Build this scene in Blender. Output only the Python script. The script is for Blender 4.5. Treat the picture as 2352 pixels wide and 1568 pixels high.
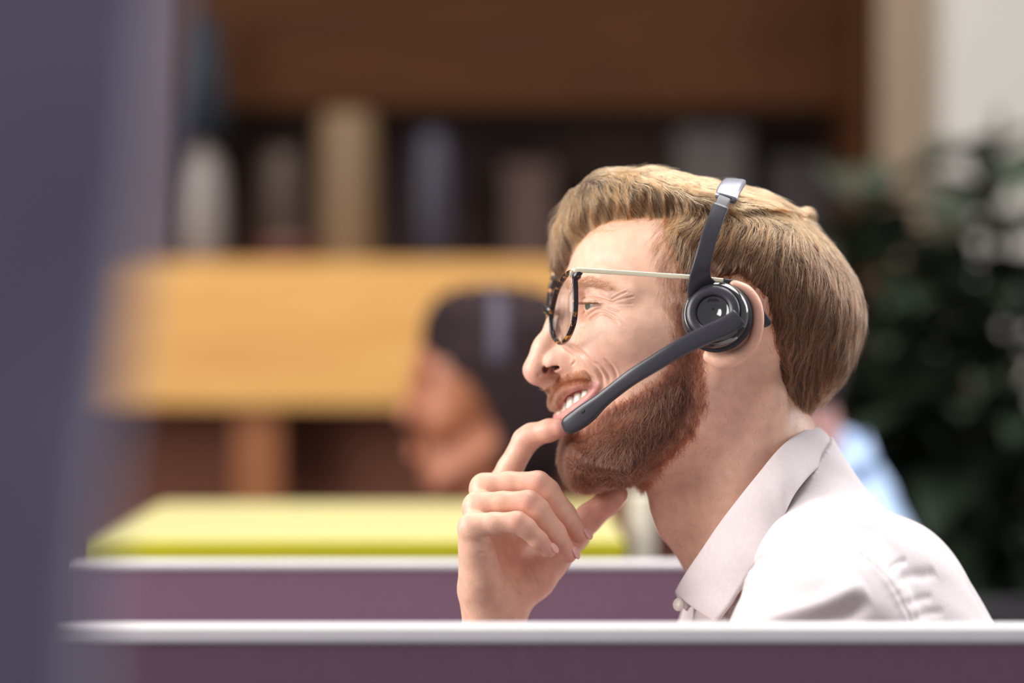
import bpy, bmesh, math, random
import numpy as np
from mathutils import Vector, Matrix

for o in list(bpy.data.objects):
    bpy.data.objects.remove(o, do_unlink=True)
SC = bpy.context.scene
COL = SC.collection
RNG = np.random.default_rng(7)
random.seed(7)

# ------------------------------------------------------------------ camera
CZ = 1.18                      # lens height above the floor (m)
FPX = 85.0 / 36.0 * 2352.0     # focal length in photo pixels
cd = bpy.data.cameras.new('camera')
cam = bpy.data.objects.new('camera', cd)
COL.objects.link(cam)
cam.location = (0, 0, CZ)
cam.rotation_euler = (math.radians(90), 0, 0)
cd.lens = 85.0
cd.sensor_width = 36.0
cd.sensor_fit = 'HORIZONTAL'
cd.clip_start = 0.05
cd.dof.use_dof = True
cd.dof.focus_distance = 1.63
cd.dof.aperture_fstop = 2.0
SC.camera = cam

# ------------------------------------------------------------------ world, lights, exposure
SC.view_settings.view_transform = 'Standard'
SC.view_settings.look = 'None'
SC.view_settings.gamma = 1.0
SC.view_settings.use_curve_mapping = False
SC.view_settings.exposure = 0.2
world = bpy.data.worlds.new('daylight')
SC.world = world
world.use_nodes = True
wbg = world.node_tree.nodes['Background']
wbg.inputs[0].default_value = (0.93, 0.92, 0.95, 1)
wbg.inputs[1].default_value = 0.48


def area(name, loc, target, sx, sy, power, color=(1, 1, 1)):
    ld = bpy.data.lights.new(name, 'AREA')
    ld.shape = 'RECTANGLE'
    ld.size, ld.size_y = sx, sy
    ld.energy = power
    ld.color = color
    o = bpy.data.objects.new(name, ld)
    COL.objects.link(o)
    o.location = loc
    d = Vector(target) - Vector(loc)
    o.rotation_euler = d.to_track_quat('-Z', 'Y').to_euler()
    return o


# skylight over the desks, tall windows to the left of the camera and behind the man on the right
area('skylight', (0.55, 2.1, 3.1), (0.1, 1.8, 1.1), 1.5, 1.5, 64, (1.0, 0.985, 0.965))
area('window_light_left', (-2.5, 1.15, 2.05), (0.0, 1.7, 1.15), 1.8, 1.8, 104, (1.0, 0.96, 0.92))
area('window_light_right', (2.4, 2.6, 2.3), (0.4, 1.7, 1.1), 1.2, 1.6, 36, (0.96, 0.97, 1.0))
area('ceiling_light_shelves', (-0.3, 3.3, 2.9), (-0.25, 4.4, 1.15), 1.6, 0.6, 15, (1.0, 0.93, 0.82))


def W(px, py, d):
    """a point seen at photo pixel (px, py) standing d metres in front of the lens"""
    return np.array([(px - 1176.0) * d / FPX, d, CZ - (py - 784.0) * d / FPX])


def to_px(P):
    P = np.asarray(P, dtype=np.float64)
    return np.stack([1176.0 + P[..., 0] / P[..., 1] * FPX, 784.0 - (P[..., 2] - CZ) / P[..., 1] * FPX], -1)


# ------------------------------------------------------------------ materials
def new_mat(name):
    m = bpy.data.materials.new(name)
    m.use_nodes = True
    return m, m.node_tree, m.node_tree.nodes['Principled BSDF']


def lin(r, g, b):
    f = lambda c: c / 12.92 if c <= 0.04045 else ((c + 0.055) / 1.055) ** 2.4
    return (f(r / 255.0), f(g / 255.0), f(b / 255.0), 1.0)


def mat(name, col, rough=0.5, metal=0.0, noise=0.0, nscale=60.0, bump=0.0, bscale=400.0, sheen=0.0, coat=0.0, spec=0.5):
    """plain surface with a little procedural variation of colour and relief"""
    m, nt, b = new_mat(name)
    b.inputs['Base Color'].default_value = col
    b.inputs['Roughness'].default_value = rough
    b.inputs['Metallic'].default_value = metal
    b.inputs['Specular IOR Level'].default_value = spec
    if sheen:
        b.inputs['Sheen Weight'].default_value = sheen
    if coat:
        b.inputs['Coat Weight'].default_value = coat
        b.inputs['Coat Roughness'].default_value = 0.05
    tc = nt.nodes.new('ShaderNodeTexCoord')
    if noise:
        n = nt.nodes.new('ShaderNodeTexNoise')
        n.inputs['Scale'].default_value = nscale
        n.inputs['Detail'].default_value = 4
        nt.links.new(tc.outputs['Object'], n.inputs['Vector'])
        r = nt.nodes.new('ShaderNodeValToRGB')
        c = np.array(col[:3])
        r.color_ramp.elements[0].position = 0.3
        r.color_ramp.elements[1].position = 0.7
        r.color_ramp.elements[0].color = tuple(c * (1 - noise)) + (1,)
        r.color_ramp.elements[1].color = tuple(np.minimum(c * (1 + noise), 1)) + (1,)
        nt.links.new(n.outputs['Fac'], r.inputs['Fac'])
        nt.links.new(r.outputs['Color'], b.inputs['Base Color'])
    if bump:
        n = nt.nodes.new('ShaderNodeTexNoise')
        n.inputs['Scale'].default_value = bscale
        n.inputs['Detail'].default_value = 3
        nt.links.new(tc.outputs['Object'], n.inputs['Vector'])
        bp = nt.nodes.new('ShaderNodeBump')
        bp.inputs['Strength'].default_value = bump
        bp.inputs['Distance'].default_value = 0.001
        nt.links.new(n.outputs['Fac'], bp.inputs['Height'])
        nt.links.new(bp.outputs['Normal'], b.inputs['Normal'])
    return m


def wood(name, c1, c2, rough=0.45, spec=0.2):
    m, nt, b = new_mat(name)
    tc = nt.nodes.new('ShaderNodeTexCoord')
    mp = nt.nodes.new('ShaderNodeMapping')
    mp.inputs['Scale'].default_value = (1.2, 6, 14)
    n = nt.nodes.new('ShaderNodeTexNoise')
    n.inputs['Scale'].default_value = 3.0
    n.inputs['Detail'].default_value = 6
    n.inputs['Distortion'].default_value = 0.6
    r = nt.nodes.new('ShaderNodeValToRGB')
    r.color_ramp.elements[0].color = c1
    r.color_ramp.elements[1].color = c2
    r.color_ramp.elements[0].position = 0.3
    r.color_ramp.elements[1].position = 0.75
    nt.links.new(tc.outputs['Object'], mp.inputs['Vector'])
    nt.links.new(mp.outputs['Vector'], n.inputs['Vector'])
    nt.links.new(n.outputs['Fac'], r.inputs['Fac'])
    nt.links.new(r.outputs['Color'], b.inputs['Base Color'])
    b.inputs['Roughness'].default_value = rough
    b.inputs['Specular IOR Level'].default_value = spec
    return m


def skin_mat(name, sss=0.12, rough=0.42, scale=0.004, bump=0.10):
    """skin: colour from the mesh attribute Col times fine mottling, pores as relief"""
    m, nt, b = new_mat(name)
    at = nt.nodes.new('ShaderNodeAttribute')
    at.attribute_name = 'Col'
    tc = nt.nodes.new('ShaderNodeTexCoord')
    n = nt.nodes.new('ShaderNodeTexNoise')
    n.inputs['Scale'].default_value = 130
    n.inputs['Detail'].default_value = 5
    nt.links.new(tc.outputs['Object'], n.inputs['Vector'])
    mr = nt.nodes.new('ShaderNodeMapRange')
    mr.inputs['From Min'].default_value = 0.3
    mr.inputs['From Max'].default_value = 0.7
    mr.inputs['To Min'].default_value = 0.9
    mr.inputs['To Max'].default_value = 1.08
    nt.links.new(n.outputs['Fac'], mr.inputs['Value'])
    mx = nt.nodes.new('ShaderNodeMix')
    mx.data_type = 'RGBA'
    mx.blend_type = 'MULTIPLY'
    mx.inputs['Factor'].default_value = 1.0
    nt.links.new(at.outputs['Color'], mx.inputs[6])
    nt.links.new(mr.outputs['Result'], mx.inputs[7])
    nt.links.new(mx.outputs[2], b.inputs['Base Color'])
    b.inputs['Roughness'].default_value = rough
    b.inputs['Specular IOR Level'].default_value = 0.42
    b.inputs['Subsurface Weight'].default_value = sss
    b.inputs['Subsurface Radius'].default_value = (1.0, 0.38, 0.22)
    b.inputs['Subsurface Scale'].default_value = scale
    n2 = nt.nodes.new('ShaderNodeTexVoronoi')
    n2.inputs['Scale'].default_value = 900
    nt.links.new(tc.outputs['Object'], n2.inputs['Vector'])
    n3 = nt.nodes.new('ShaderNodeTexNoise')
    n3.inputs['Scale'].default_value = 320
    n3.inputs['Detail'].default_value = 3
    nt.links.new(tc.outputs['Object'], n3.inputs['Vector'])
    ad = nt.nodes.new('ShaderNodeMath')
    ad.operation = 'ADD'
    nt.links.new(n2.outputs['Distance'], ad.inputs[0])
    nt.links.new(n3.outputs['Fac'], ad.inputs[1])
    bp = nt.nodes.new('ShaderNodeBump')
    bp.inputs['Strength'].default_value = bump
    bp.inputs['Distance'].default_value = 0.0006
    nt.links.new(ad.outputs['Value'], bp.inputs['Height'])
    nt.links.new(bp.outputs['Normal'], b.inputs['Normal'])
    return m


def hair_mat(name, dark, mid, light, rough=0.36):
    """strands: each its own tone between dark and light"""
    m = bpy.data.materials.new(name)
    m.use_nodes = True
    nt = m.node_tree
    nt.nodes.clear()
    out = nt.nodes.new('ShaderNodeOutputMaterial')
    hi = nt.nodes.new('ShaderNodeHairInfo')
    r = nt.nodes.new('ShaderNodeValToRGB')
    r.color_ramp.elements[0].color = dark
    r.color_ramp.elements[1].color = light
    e = r.color_ramp.elements.new(0.5)
    e.color = mid
    h = nt.nodes.new('ShaderNodeBsdfHairPrincipled')
    h.parametrization = 'COLOR'
    h.inputs['Roughness'].default_value = rough
    h.inputs['Radial Roughness'].default_value = 0.45
    h.inputs['Random Roughness'].default_value = 0.2
    h.inputs['IOR'].default_value = 1.42
    nt.links.new(hi.outputs['Random'], r.inputs['Fac'])
    nt.links.new(r.outputs['Color'], h.inputs['Color'])
    nt.links.new(h.outputs[0], out.inputs['Surface'])
    return m


# ------------------------------------------------------------------ mesh helpers
def root_loc(o):
    while o.parent is not None:
        o = o.parent
    return np.array(o.location)


def mesh_obj(name, verts, quads, material, parent=None, smooth=True, loc=None, col=None):
    """verts (world metres) and faces as ONE mesh object; children keep their root's origin"""
    verts = np.asarray(verts, dtype=np.float64)
    if parent is not None:
        off = root_loc(parent)
    else:
        off = np.array(loc if loc is not None else (0, 0, 0), dtype=np.float64)
    me = bpy.data.meshes.new(name)
    if isinstance(quads, np.ndarray):
        n = quads.shape[1]
        me.vertices.add(len(verts))
        me.vertices.foreach_set('co', (verts - off).astype(np.float32).ravel())
        me.loops.add(quads.size)
        me.loops.foreach_set('vertex_index', quads.astype(np.int32).ravel())
        me.polygons.add(len(quads))
        me.polygons.foreach_set('loop_start', np.arange(0, quads.size, n, dtype=np.int32))
        me.update(calc_edges=True)
    else:
        me.from_pydata((verts - off).tolist(), [], quads)
        me.update()
    if col is not None:
        a = me.color_attributes.new('Col', 'FLOAT_COLOR', 'POINT')
        c = np.ones((len(verts), 4), np.float32)
        c[:, :3] = col
        a.data.foreach_set('color', c.ravel())
    me.polygons.foreach_set('use_smooth', np.full(len(me.polygons), smooth))
    o = bpy.data.objects.new(name, me)
    COL.objects.link(o)
    me.materials.append(material)
    if parent is not None:
        o.parent = parent
    else:
        o.location = off
    return o


def thing(name, label, cat, loc, group=None):
    o = bpy.data.objects.new(name, None)
    COL.objects.link(o)
    o.location = tuple(loc)
    o.empty_display_size = 0.05
    o['label'] = label
    o['category'] = cat
    if group:
        o['group'] = group
    return o


def tag(o, label, cat, group=None):
    o['label'] = label
    o['category'] = cat
    if group:
        o['group'] = group
    return o


def box_mesh(lo, hi, bev=0.0, seg=2):
    bm = bmesh.new()
    bmesh.ops.create_cube(bm, size=1.0)
    lo, hi = np.array(lo), np.array(hi)
    for v in bm.verts:
        v.co = Vector(((lo + hi) / 2 + np.array(v.co) * (hi - lo)).tolist())
    if bev > 0:
        bmesh.ops.bevel(bm, geom=bm.edges[:], offset=bev, segments=seg, affect='EDGES', profile=0.5)
    return bm


def bm_obj(name, bm, material, parent=None, loc=None, smooth=False):
    v = np.array([list(x.co) for x in bm.verts])
    bm.verts.index_update()
    f = [[x.index for x in p.verts] for p in bm.faces]
    bm.free()
    o = mesh_obj(name, v, f, material, parent, smooth, loc)
    return o


def box(name, lo, hi, material, parent=None, bev=0.003, loc=None):
    return bm_obj(name, box_mesh(lo, hi, bev), material, parent, loc)


def catmull(P, n):
    """n points along a smooth curve through P (rows may carry extra columns)"""
    P = np.asarray(P, dtype=np.float64)
    k = len(P)
    t = np.linspace(0, k - 1, n)
    i = np.clip(t.astype(int), 0, k - 2)
    f = (t - i)[:, None]
    p0, p1, p2, p3 = P[np.clip(i - 1, 0, k - 1)], P[i], P[i + 1], P[np.clip(i + 2, 0, k - 1)]
    return 0.5 * (2 * p1 + (p2 - p0) * f + (2 * p0 - 5 * p1 + 4 * p2 - p3) * f ** 2 + (3 * p1 - p0 - 3 * p2 + p3) * f ** 3)


def sweep(path, up, wid, thk, nseg=16, power=2.0, closed=False):
    """superellipse section (wid along the 'side' axis, thk along up) swept along a path; returns verts, quads"""
    path = np.asarray(path, float)
    n = len(path)
    up = np.broadcast_to(np.asarray(up, float), path.shape)
    wid = np.broadcast_to(np.asarray(wid, float), (n,))
    thk = np.broadcast_to(np.asarray(thk, float), (n,))
    if closed:
        T = np.roll(path, -1, 0) - np.roll(path, 1, 0)
    else:
        T = np.gradient(path, axis=0)
    T /= np.linalg.norm(T, axis=1)[:, None]
    S = np.cross(T, up)
    S /= np.linalg.norm(S, axis=1)[:, None]
    Nn = np.cross(S, T)
    a = np.linspace(0, 2 * np.pi, nseg, endpoint=False)
    ca, sa = np.cos(a), np.sin(a)
    ca = np.sign(ca) * np.abs(ca) ** (2 / power)
    sa = np.sign(sa) * np.abs(sa) ** (2 / power)
    V = path[:, None, :] + S[:, None, :] * (wid[:, None] * ca)[..., None] + Nn[:, None, :] * (thk[:, None] * sa)[..., None]
    V = V.reshape(-1, 3)
    q = []
    m = n if closed else n - 1
    for i in range(m):
        for j in range(nseg):
            j2 = (j + 1) % nseg
            i2 = (i + 1) % n
            q.append((i * nseg + j, i * nseg + j2, i2 * nseg + j2, i2 * nseg + j))
    if not closed:
        q.append(tuple(range(nseg))[::-1])
        q.append(tuple((n - 1) * nseg + j for j in range(nseg)))
    return V, q


def join(*parts):
    V, F, o = [], [], 0
    for v, f in parts:
        V.append(np.asarray(v))
        F += [tuple(int(i) + o for i in p) for p in f]
        o += len(v)
    return np.concatenate(V), F


def lathe(profile, centre, axis=(0, 0, 1), n=40):
    """profile rows (radius, height) turned about axis through centre"""
    ax = np.asarray(axis, float)
    ax /= np.linalg.norm(ax)
    t = np.array([1.0, 0, 0]) if abs(ax[0]) < 0.8 else np.array([0, 1.0, 0])
    e1 = np.cross(ax, t)
    e1 /= np.linalg.norm(e1)
    e2 = np.cross(ax, e1)
    a = np.linspace(0, 2 * np.pi, n, endpoint=False)
    V, F = [], []
    for r, h in profile:
        V.append(np.asarray(centre) + ax * h + r * (np.cos(a)[:, None] * e1 + np.sin(a)[:, None] * e2))
    m = len(profile)
    for i in range(m - 1):
        for j in range(n):
            j2 = (j + 1) % n
            F.append((i * n + j, i * n + j2, (i + 1) * n + j2, (i + 1) * n + j))
    F.append(tuple(range(n))[::-1])
    F.append(tuple((m - 1) * n + j for j in range(n)))
    return np.concatenate(V), F


# ------------------------------------------------------------------ implicit surfaces (all organic shapes)
class Grid:
    def __init__(self, lo, hi, h):
        self.lo = np.array(lo, np.float32)
        self.h = h
        self.n = np.ceil((np.array(hi) - self.lo) / h).astype(int) + 1
        self.v = np.full(self.n, 60.0, np.float32)

    def region(self, lo, hi):
        a = np.clip(np.floor((np.asarray(lo) - self.lo) / self.h).astype(int), 0, self.n)
        b = np.clip(np.ceil((np.asarray(hi) - self.lo) / self.h).astype(int) + 1, 0, self.n)
        s = tuple(slice(int(p), int(q)) for p, q in zip(a, b))
        ax = [self.lo[i] + self.h * np.arange(a[i], b[i], dtype=np.float32) for i in range(3)]
        return s, ax[0][:, None, None], ax[1][None, :, None], ax[2][None, None, :]

    def add(self, prim, k=0.0, cut=False):
        fn, lo, hi = prim
        s, X, Y, Z = self.region(np.asarray(lo) - k - 8, np.asarray(hi) + k + 8)
        if any(q.stop <= q.start for q in s):
            return
        for i in range(0, X.shape[0], 32):
            ss = (slice(s[0].start + i, min(s[0].start + i + 32, s[0].stop)), s[1], s[2])
            d = fn(X[i:i + 32], Y, Z).astype(np.float32)
            a = self.v[ss]
            if cut:
                d = -d
                r = np.maximum(a, d)
                if k > 0:
                    hh = np.maximum(k - np.abs(a - d), 0) / k
                    r = r + hh * hh * (k * 0.25)
            else:
                r = np.minimum(a, d)
                if k > 0:
                    hh = np.maximum(k - np.abs(a - d), 0) / k
                    r = r - hh * hh * (k * 0.25)
            self.v[ss] = r

    def both(self, prims, k=0.0, cut=False):
        """the primitive and its mirror image across the second axis"""
        for p in (prims, mirror(prims)):
            self.add(p, k, cut)

    def sample(self, P):
        q = (np.asarray(P, np.float64) - self.lo) / self.h
        q = np.clip(q, 0, self.n - 1.001)
        i = q.astype(int)
        f = q - i
        r = 0
        for dx in (0, 1):
            for dy in (0, 1):
                for dz in (0, 1):
                    w = (f[:, 0] if dx else 1 - f[:, 0]) * (f[:, 1] if dy else 1 - f[:, 1]) * (f[:, 2] if dz else 1 - f[:, 2])
                    r = r + w * self.v[i[:, 0] + dx, i[:, 1] + dy, i[:, 2] + dz]
        return r

    def grad(self, P, e=1.0):
        P = np.asarray(P, np.float64)
        g = np.stack([self.sample(P + np.eye(3)[a] * e) - self.sample(P - np.eye(3)[a] * e) for a in range(3)], -1)
        return g / np.maximum(np.linalg.norm(g, axis=1), 1e-6)[:, None]

    def mesh(self):
        v = self.v
        s = v < 0
        c = np.zeros(np.array(s.shape) - 1, np.uint8)
        for dx in (0, 1):
            for dy in (0, 1):
                for dz in (0, 1):
                    c += s[dx:s.shape[0] - 1 + dx, dy:s.shape[1] - 1 + dy, dz:s.shape[2] - 1 + dz]
        act = np.argwhere((c > 0) & (c < 8))
        corner = np.array([(x, y, z) for x in (0, 1) for y in (0, 1) for z in (0, 1)])
        vals = np.stack([v[act[:, 0] + q[0], act[:, 1] + q[1], act[:, 2] + q[2]] for q in corner], 1).astype(np.float64)
        acc = np.zeros((len(act), 3))
        cnt = np.zeros(len(act))
        for a in range(8):
            for b in range(a + 1, 8):
                if np.abs(corner[a] - corner[b]).sum() != 1:
                    continue
                m = (vals[:, a] < 0) != (vals[:, b] < 0)
                t = vals[m, a] / (vals[m, a] - vals[m, b])
                acc[m] += corner[a] + t[:, None] * (corner[b] - corner[a])
                cnt[m] += 1
        P = self.lo + self.h * (act + acc / cnt[:, None])
        idx = np.full(c.shape, -1, np.int32)
        idx[act[:, 0], act[:, 1], act[:, 2]] = np.arange(len(act))
        Q = []
        for ax in range(3):
            sl0 = [slice(None)] * 3
            sl1 = [slice(None)] * 3
            sl0[ax] = slice(0, -1)
            sl1[ax] = slice(1, None)
            d = s[tuple(sl0)] != s[tuple(sl1)]
            e = np.argwhere(d)
            u, w = (ax + 1) % 3, (ax + 2) % 3
            ok = (e[:, u] > 0) & (e[:, w] > 0) & (e[:, u] < c.shape[u]) & (e[:, w] < c.shape[w])
            e = e[ok]
            q = []
            for du, dw in ((1, 1), (0, 1), (0, 0), (1, 0)):
                z = e.copy()
                z[:, u] -= du
                z[:, w] -= dw
                q.append(idx[z[:, 0], z[:, 1], z[:, 2]])
            q = np.stack(q, 1)
            flip = ~s[e[:, 0], e[:, 1], e[:, 2]]
            q[flip] = q[flip][:, ::-1]
            Q.append(q)
        return P, np.concatenate(Q)


def mirror(p):
    fn, lo, hi = p
    return (lambda X, Y, Z: fn(X, -Y, Z)), (lo[0], -hi[1], lo[2]), (hi[0], -lo[1], hi[2])


def ell(c, r, rot=None):
    """ellipsoid; rot = 3x3 whose rows are the local axes"""
    c = np.array(c, float)
    r = np.array(r, float)
    ext = r if rot is None else np.sqrt(((np.array(rot) * r[:, None]) ** 2).sum(0))

    lo, hi = c - ext, c + ext
    c, r = [float(q) for q in c], [float(q) for q in r]
    R = None if rot is None else np.array(rot).tolist()

    def fn(X, Y, Z):
        x, y, z = X - c[0], Y - c[1], Z - c[2]
        if R is not None:
            x, y, z = (R[0][0] * x + R[0][1] * y + R[0][2] * z, R[1][0] * x + R[1][1] * y + R[1][2] * z, R[2][0] * x + R[2][1] * y + R[2][2] * z)
        k0 = np.sqrt((x / r[0]) ** 2 + (y / r[1]) ** 2 + (z / r[2]) ** 2)
        k1 = np.sqrt((x / r[0] ** 2) ** 2 + (y / r[1] ** 2) ** 2 + (z / r[2] ** 2) ** 2)
        return k0 * (k0 - 1.0) / np.maximum(k1, 1e-6)
    return fn, lo, hi


def cone(a, b, ra, rb):
    """capsule whose radius goes from ra to rb"""
    a, b = np.array(a, float), np.array(b, float)
    ba = b - a
    L2 = float(max((ba ** 2).sum(), 1e-9))
    R = max(ra, rb)
    lo, hi = np.minimum(a, b) - R, np.maximum(a, b) + R
    a, b, ba, ra, rb = [float(q) for q in a], [float(q) for q in b], [float(q) for q in ba], float(ra), float(rb)

    def fn(X, Y, Z):
        t = np.clip(((X - a[0]) * ba[0] + (Y - a[1]) * ba[1] + (Z - a[2]) * ba[2]) / L2, 0, 1)
        return np.sqrt((X - a[0] - t * ba[0]) ** 2 + (Y - a[1] - t * ba[1]) ** 2 + (Z - a[2] - t * ba[2]) ** 2) - (ra + (rb - ra) * t)
    return fn, lo, hi


def chain(pts, k=0.0):
    """tapering tube through rows (x, y, z, r) as one primitive"""
    pr = [cone(p[:3], q[:3], p[3], q[3]) for p, q in zip(pts[:-1], pts[1:])]

    def fn(X, Y, Z):
        d = None
        for f, _, _ in pr:
            e = f(X, Y, Z)
            if d is None:
                d = e
            elif k > 0:
                hh = np.maximum(k - np.abs(d - e), 0) / k
                d = np.minimum(d, e) - hh * hh * k * 0.25
            else:
                d = np.minimum(d, e)
        return d
    return fn, np.min([p[1] for p in pr], 0), np.max([p[2] for p in pr], 0)


def rot_axes(yaw=0, pitch=0, roll=0):
    return np.array(Matrix.Rotation(math.radians(yaw), 3, 'Z') @ Matrix.Rotation(math.radians(pitch), 3, 'Y') @ Matrix.Rotation(math.radians(roll), 3, 'X')).T


def poly_dist(P, poly):
    """signed distance of 2-D points to a closed polygon, positive inside"""
    P = np.asarray(P, float)
    poly = np.asarray(poly, float)
    d = np.full(len(P), 1e9)
    ins = np.zeros(len(P), bool)
    for a, b in zip(poly, np.roll(poly, -1, 0)):
        ab = b - a
        t = np.clip(((P - a) @ ab) / max(ab @ ab, 1e-9), 0, 1)
        d = np.minimum(d, np.linalg.norm(P - a - t[:, None] * ab, axis=1))
        c = (a[1] > P[:, 1]) != (b[1] > P[:, 1])
        with np.errstate(divide='ignore', invalid='ignore'):
            xi = a[0] + (P[:, 1] - a[1]) / (b[1] - a[1]) * (b[0] - a[0])
        ins ^= c & (P[:, 0] < xi)
    return np.where(ins, d, -d)


def line_dist(P, line):
    """distance of 2-D points to an open polyline, and the fraction along it"""
    line = np.asarray(line, float)
    d = np.full(len(P), 1e9)
    fr = np.zeros(len(P))
    n = len(line) - 1
    for i in range(n):
        a, b = line[i], line[i + 1]
        ab = b - a
        t = np.clip(((P - a) @ ab) / max(ab @ ab, 1e-9), 0, 1)
        e = np.linalg.norm(P - a - t[:, None] * ab, axis=1)
        m = e < d
        d[m] = e[m]
        fr[m] = (i + t[m]) / n
    return d, fr


def vnormals(V, Q):
    """area-weighted vertex normals"""
    a = V[Q[:, 2]] - V[Q[:, 0]]
    b = V[Q[:, 3]] - V[Q[:, 1]]
    fn = np.cross(a, b)
    N = np.zeros_like(V)
    for i in range(4):
        for c in range(3):
            N[:, c] += np.bincount(Q[:, i], weights=fn[:, c], minlength=len(V))
    return N / np.maximum(np.linalg.norm(N, axis=1), 1e-12)[:, None]


def relax(V, Q, it=2, w=0.5):
    for _ in range(it):
        S = np.zeros_like(V)
        n = np.zeros(len(V))
        for i in range(4):
            a, b = Q[:, i], Q[:, (i + 1) % 4]
            for c in range(3):
                S[:, c] += np.bincount(a, weights=V[b, c], minlength=len(V))
            n += np.bincount(a, minlength=len(V))
        V = V + w * (S / np.maximum(n, 1)[:, None] - V)
    return V


def subdivide(V, Q):
    """one smooth Catmull-Clark step on a quad mesh"""
    n, m = len(V), len(Q)
    e = np.stack([Q, np.roll(Q, -1, 1)], -1).reshape(-1, 2).astype(np.int64)
    key = np.minimum(e[:, 0], e[:, 1]) * n + np.maximum(e[:, 0], e[:, 1])
    uk, inv = np.unique(key, return_inverse=True)
    inv = inv.reshape(m, 4)
    fc = V[Q].mean(1)
    ea, eb = uk // n, uk % n
    k = len(uk)
    acc = np.zeros((k, 3))
    cnt = np.bincount(inv.ravel(), minlength=k)
    for c in range(3):
        for i in range(4):
            acc[:, c] += np.bincount(inv[:, i], weights=fc[:, c], minlength=k)
    mid = (V[ea] + V[eb]) / 2
    em = np.where((cnt == 2)[:, None], (mid * 2 + acc) / 4, mid)
    val = np.bincount(ea, minlength=n) + np.bincount(eb, minlength=n)
    R, Fq, nf = np.zeros_like(V), np.zeros_like(V), np.bincount(Q.ravel(), minlength=n)
    for c in range(3):
        R[:, c] = np.bincount(ea, weights=mid[:, c], minlength=n) + np.bincount(eb, weights=mid[:, c], minlength=n)
        for i in range(4):
            Fq[:, c] += np.bincount(Q[:, i], weights=fc[:, c], minlength=n)
    v = np.maximum(val, 1)[:, None]
    Vn = (Fq / np.maximum(nf, 1)[:, None] + 2 * R / v + (v - 3) * V) / v
    Vn = np.where((nf == val)[:, None], Vn, V)
    q = []
    for i in range(4):
        q.append(np.stack([Q[:, i], n + inv[:, i], n + k + np.arange(m), n + inv[:, i - 1]], 1))
    return np.concatenate([Vn, em, fc]), np.concatenate(q)


def strands(name, pts, radius, material, parent, tip=0.25):
    """pts (n, k, 3) world metres as hair curves in ONE object"""
    n, k, _ = pts.shape
    hc = bpy.data.hair_curves.new(name)
    hc.add_curves([k] * n)
    off = root_loc(parent)
    hc.attributes['position'].data.foreach_set('vector', (pts - off).astype(np.float32).ravel())
    a = hc.attributes.get('radius') or hc.attributes.new('radius', 'FLOAT', 'POINT')
    pr = np.linspace(0, 1, k)
    prof = 1 - (1 - tip) * pr ** 2
    rad = np.broadcast_to(np.asarray(radius).reshape(-1, 1), (n, 1)) * prof[None, :]
    a.data.foreach_set('value', rad.astype(np.float32).ravel())
    o = bpy.data.objects.new(name, hc)
    COL.objects.link(o)
    hc.materials.append(material)
    o.parent = parent
    return o

# ------------------------------------------------------------------ setting
M_carpet = mat('carpet', lin(92, 88, 92), 0.95, noise=0.15, nscale=120, bump=0.5, bscale=300)
M_wall_white = mat('white_paint', lin(172, 167, 160), 0.7, noise=0.02, nscale=3)
M_wall_mauve = mat('mauve_wall', lin(98, 83, 89), 0.8, noise=0.03, nscale=3)  # plain mauve-grey wall tone
M_column = mat('beige_column', lin(132, 114, 95), 0.7, noise=0.03, nscale=4)  # plain beige tone of the column
M_wood = wood('oak', lin(192, 140, 78), lin(212, 164, 98))
M_wood_mid = wood('oak_side', lin(128, 78, 48), lin(142, 90, 58))
M_wood_dark = wood('walnut', lin(56, 33, 19), lin(70, 42, 25), 0.7, 0.05)
M_back = mat('dark_panel', lin(66, 54, 52), 0.8, noise=0.12, nscale=4, spec=0.1)
M_back_low = mat('brown_panel', lin(112, 72, 58), 0.8, noise=0.1, nscale=4, spec=0.1)
M_purple = mat('plum_fabric', lin(118, 86, 108), 0.9, noise=0.08, nscale=500, bump=0.4, bscale=1500, sheen=0.2)
M_purple_shaded = mat('plum_fabric_shaded', lin(102, 74, 92), 0.9, noise=0.08, nscale=500, bump=0.4, bscale=1500, sheen=0.15)  # same plum fabric, darkened for the shade on the near screen's face
M_greyviolet = mat('grey_violet_fabric', lin(98, 92, 115), 0.9, noise=0.24, nscale=9, bump=0.3, bscale=1500, sheen=0.2)
M_white = mat('white_lacquer', lin(216, 212, 214), 0.4, noise=0.02, nscale=30)
M_yellow = mat('yellow_laminate', lin(190, 182, 124), 0.5, noise=0.03, nscale=8)
M_lime = mat('lime_edge', lin(176, 170, 0), 0.7, noise=0.03, nscale=20)


def struct(o):
    o['kind'] = 'structure'
    return o


struct(box('floor', (-3.2, -0.4, -0.05), (3.2, 5.6, 0.0), M_carpet, bev=0))
struct(box('wall_back', (-3.2, 5.2, 0.0), (3.2, 5.3, 2.9), M_wall_white, bev=0))
x0 = W(374, 600, 4.62)[0]
struct(box('wall_left', (-3.2, 4.62, 0.0), (x0, 4.74, 2.9), M_wall_mauve, bev=0))
x1 = W(2168, 600, 4.30)[0]
struct(box('wall_right', (x1, 4.30, 0.0), (3.2, 4.42, 2.9), M_wall_white, bev=0.004))
x2 = W(2022, 600, 4.42)[0]
struct(box('trim_1', (x2, 4.42, 0.0), (x1 + 0.05, 4.56, 2.9), M_column, bev=0.004))

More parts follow.
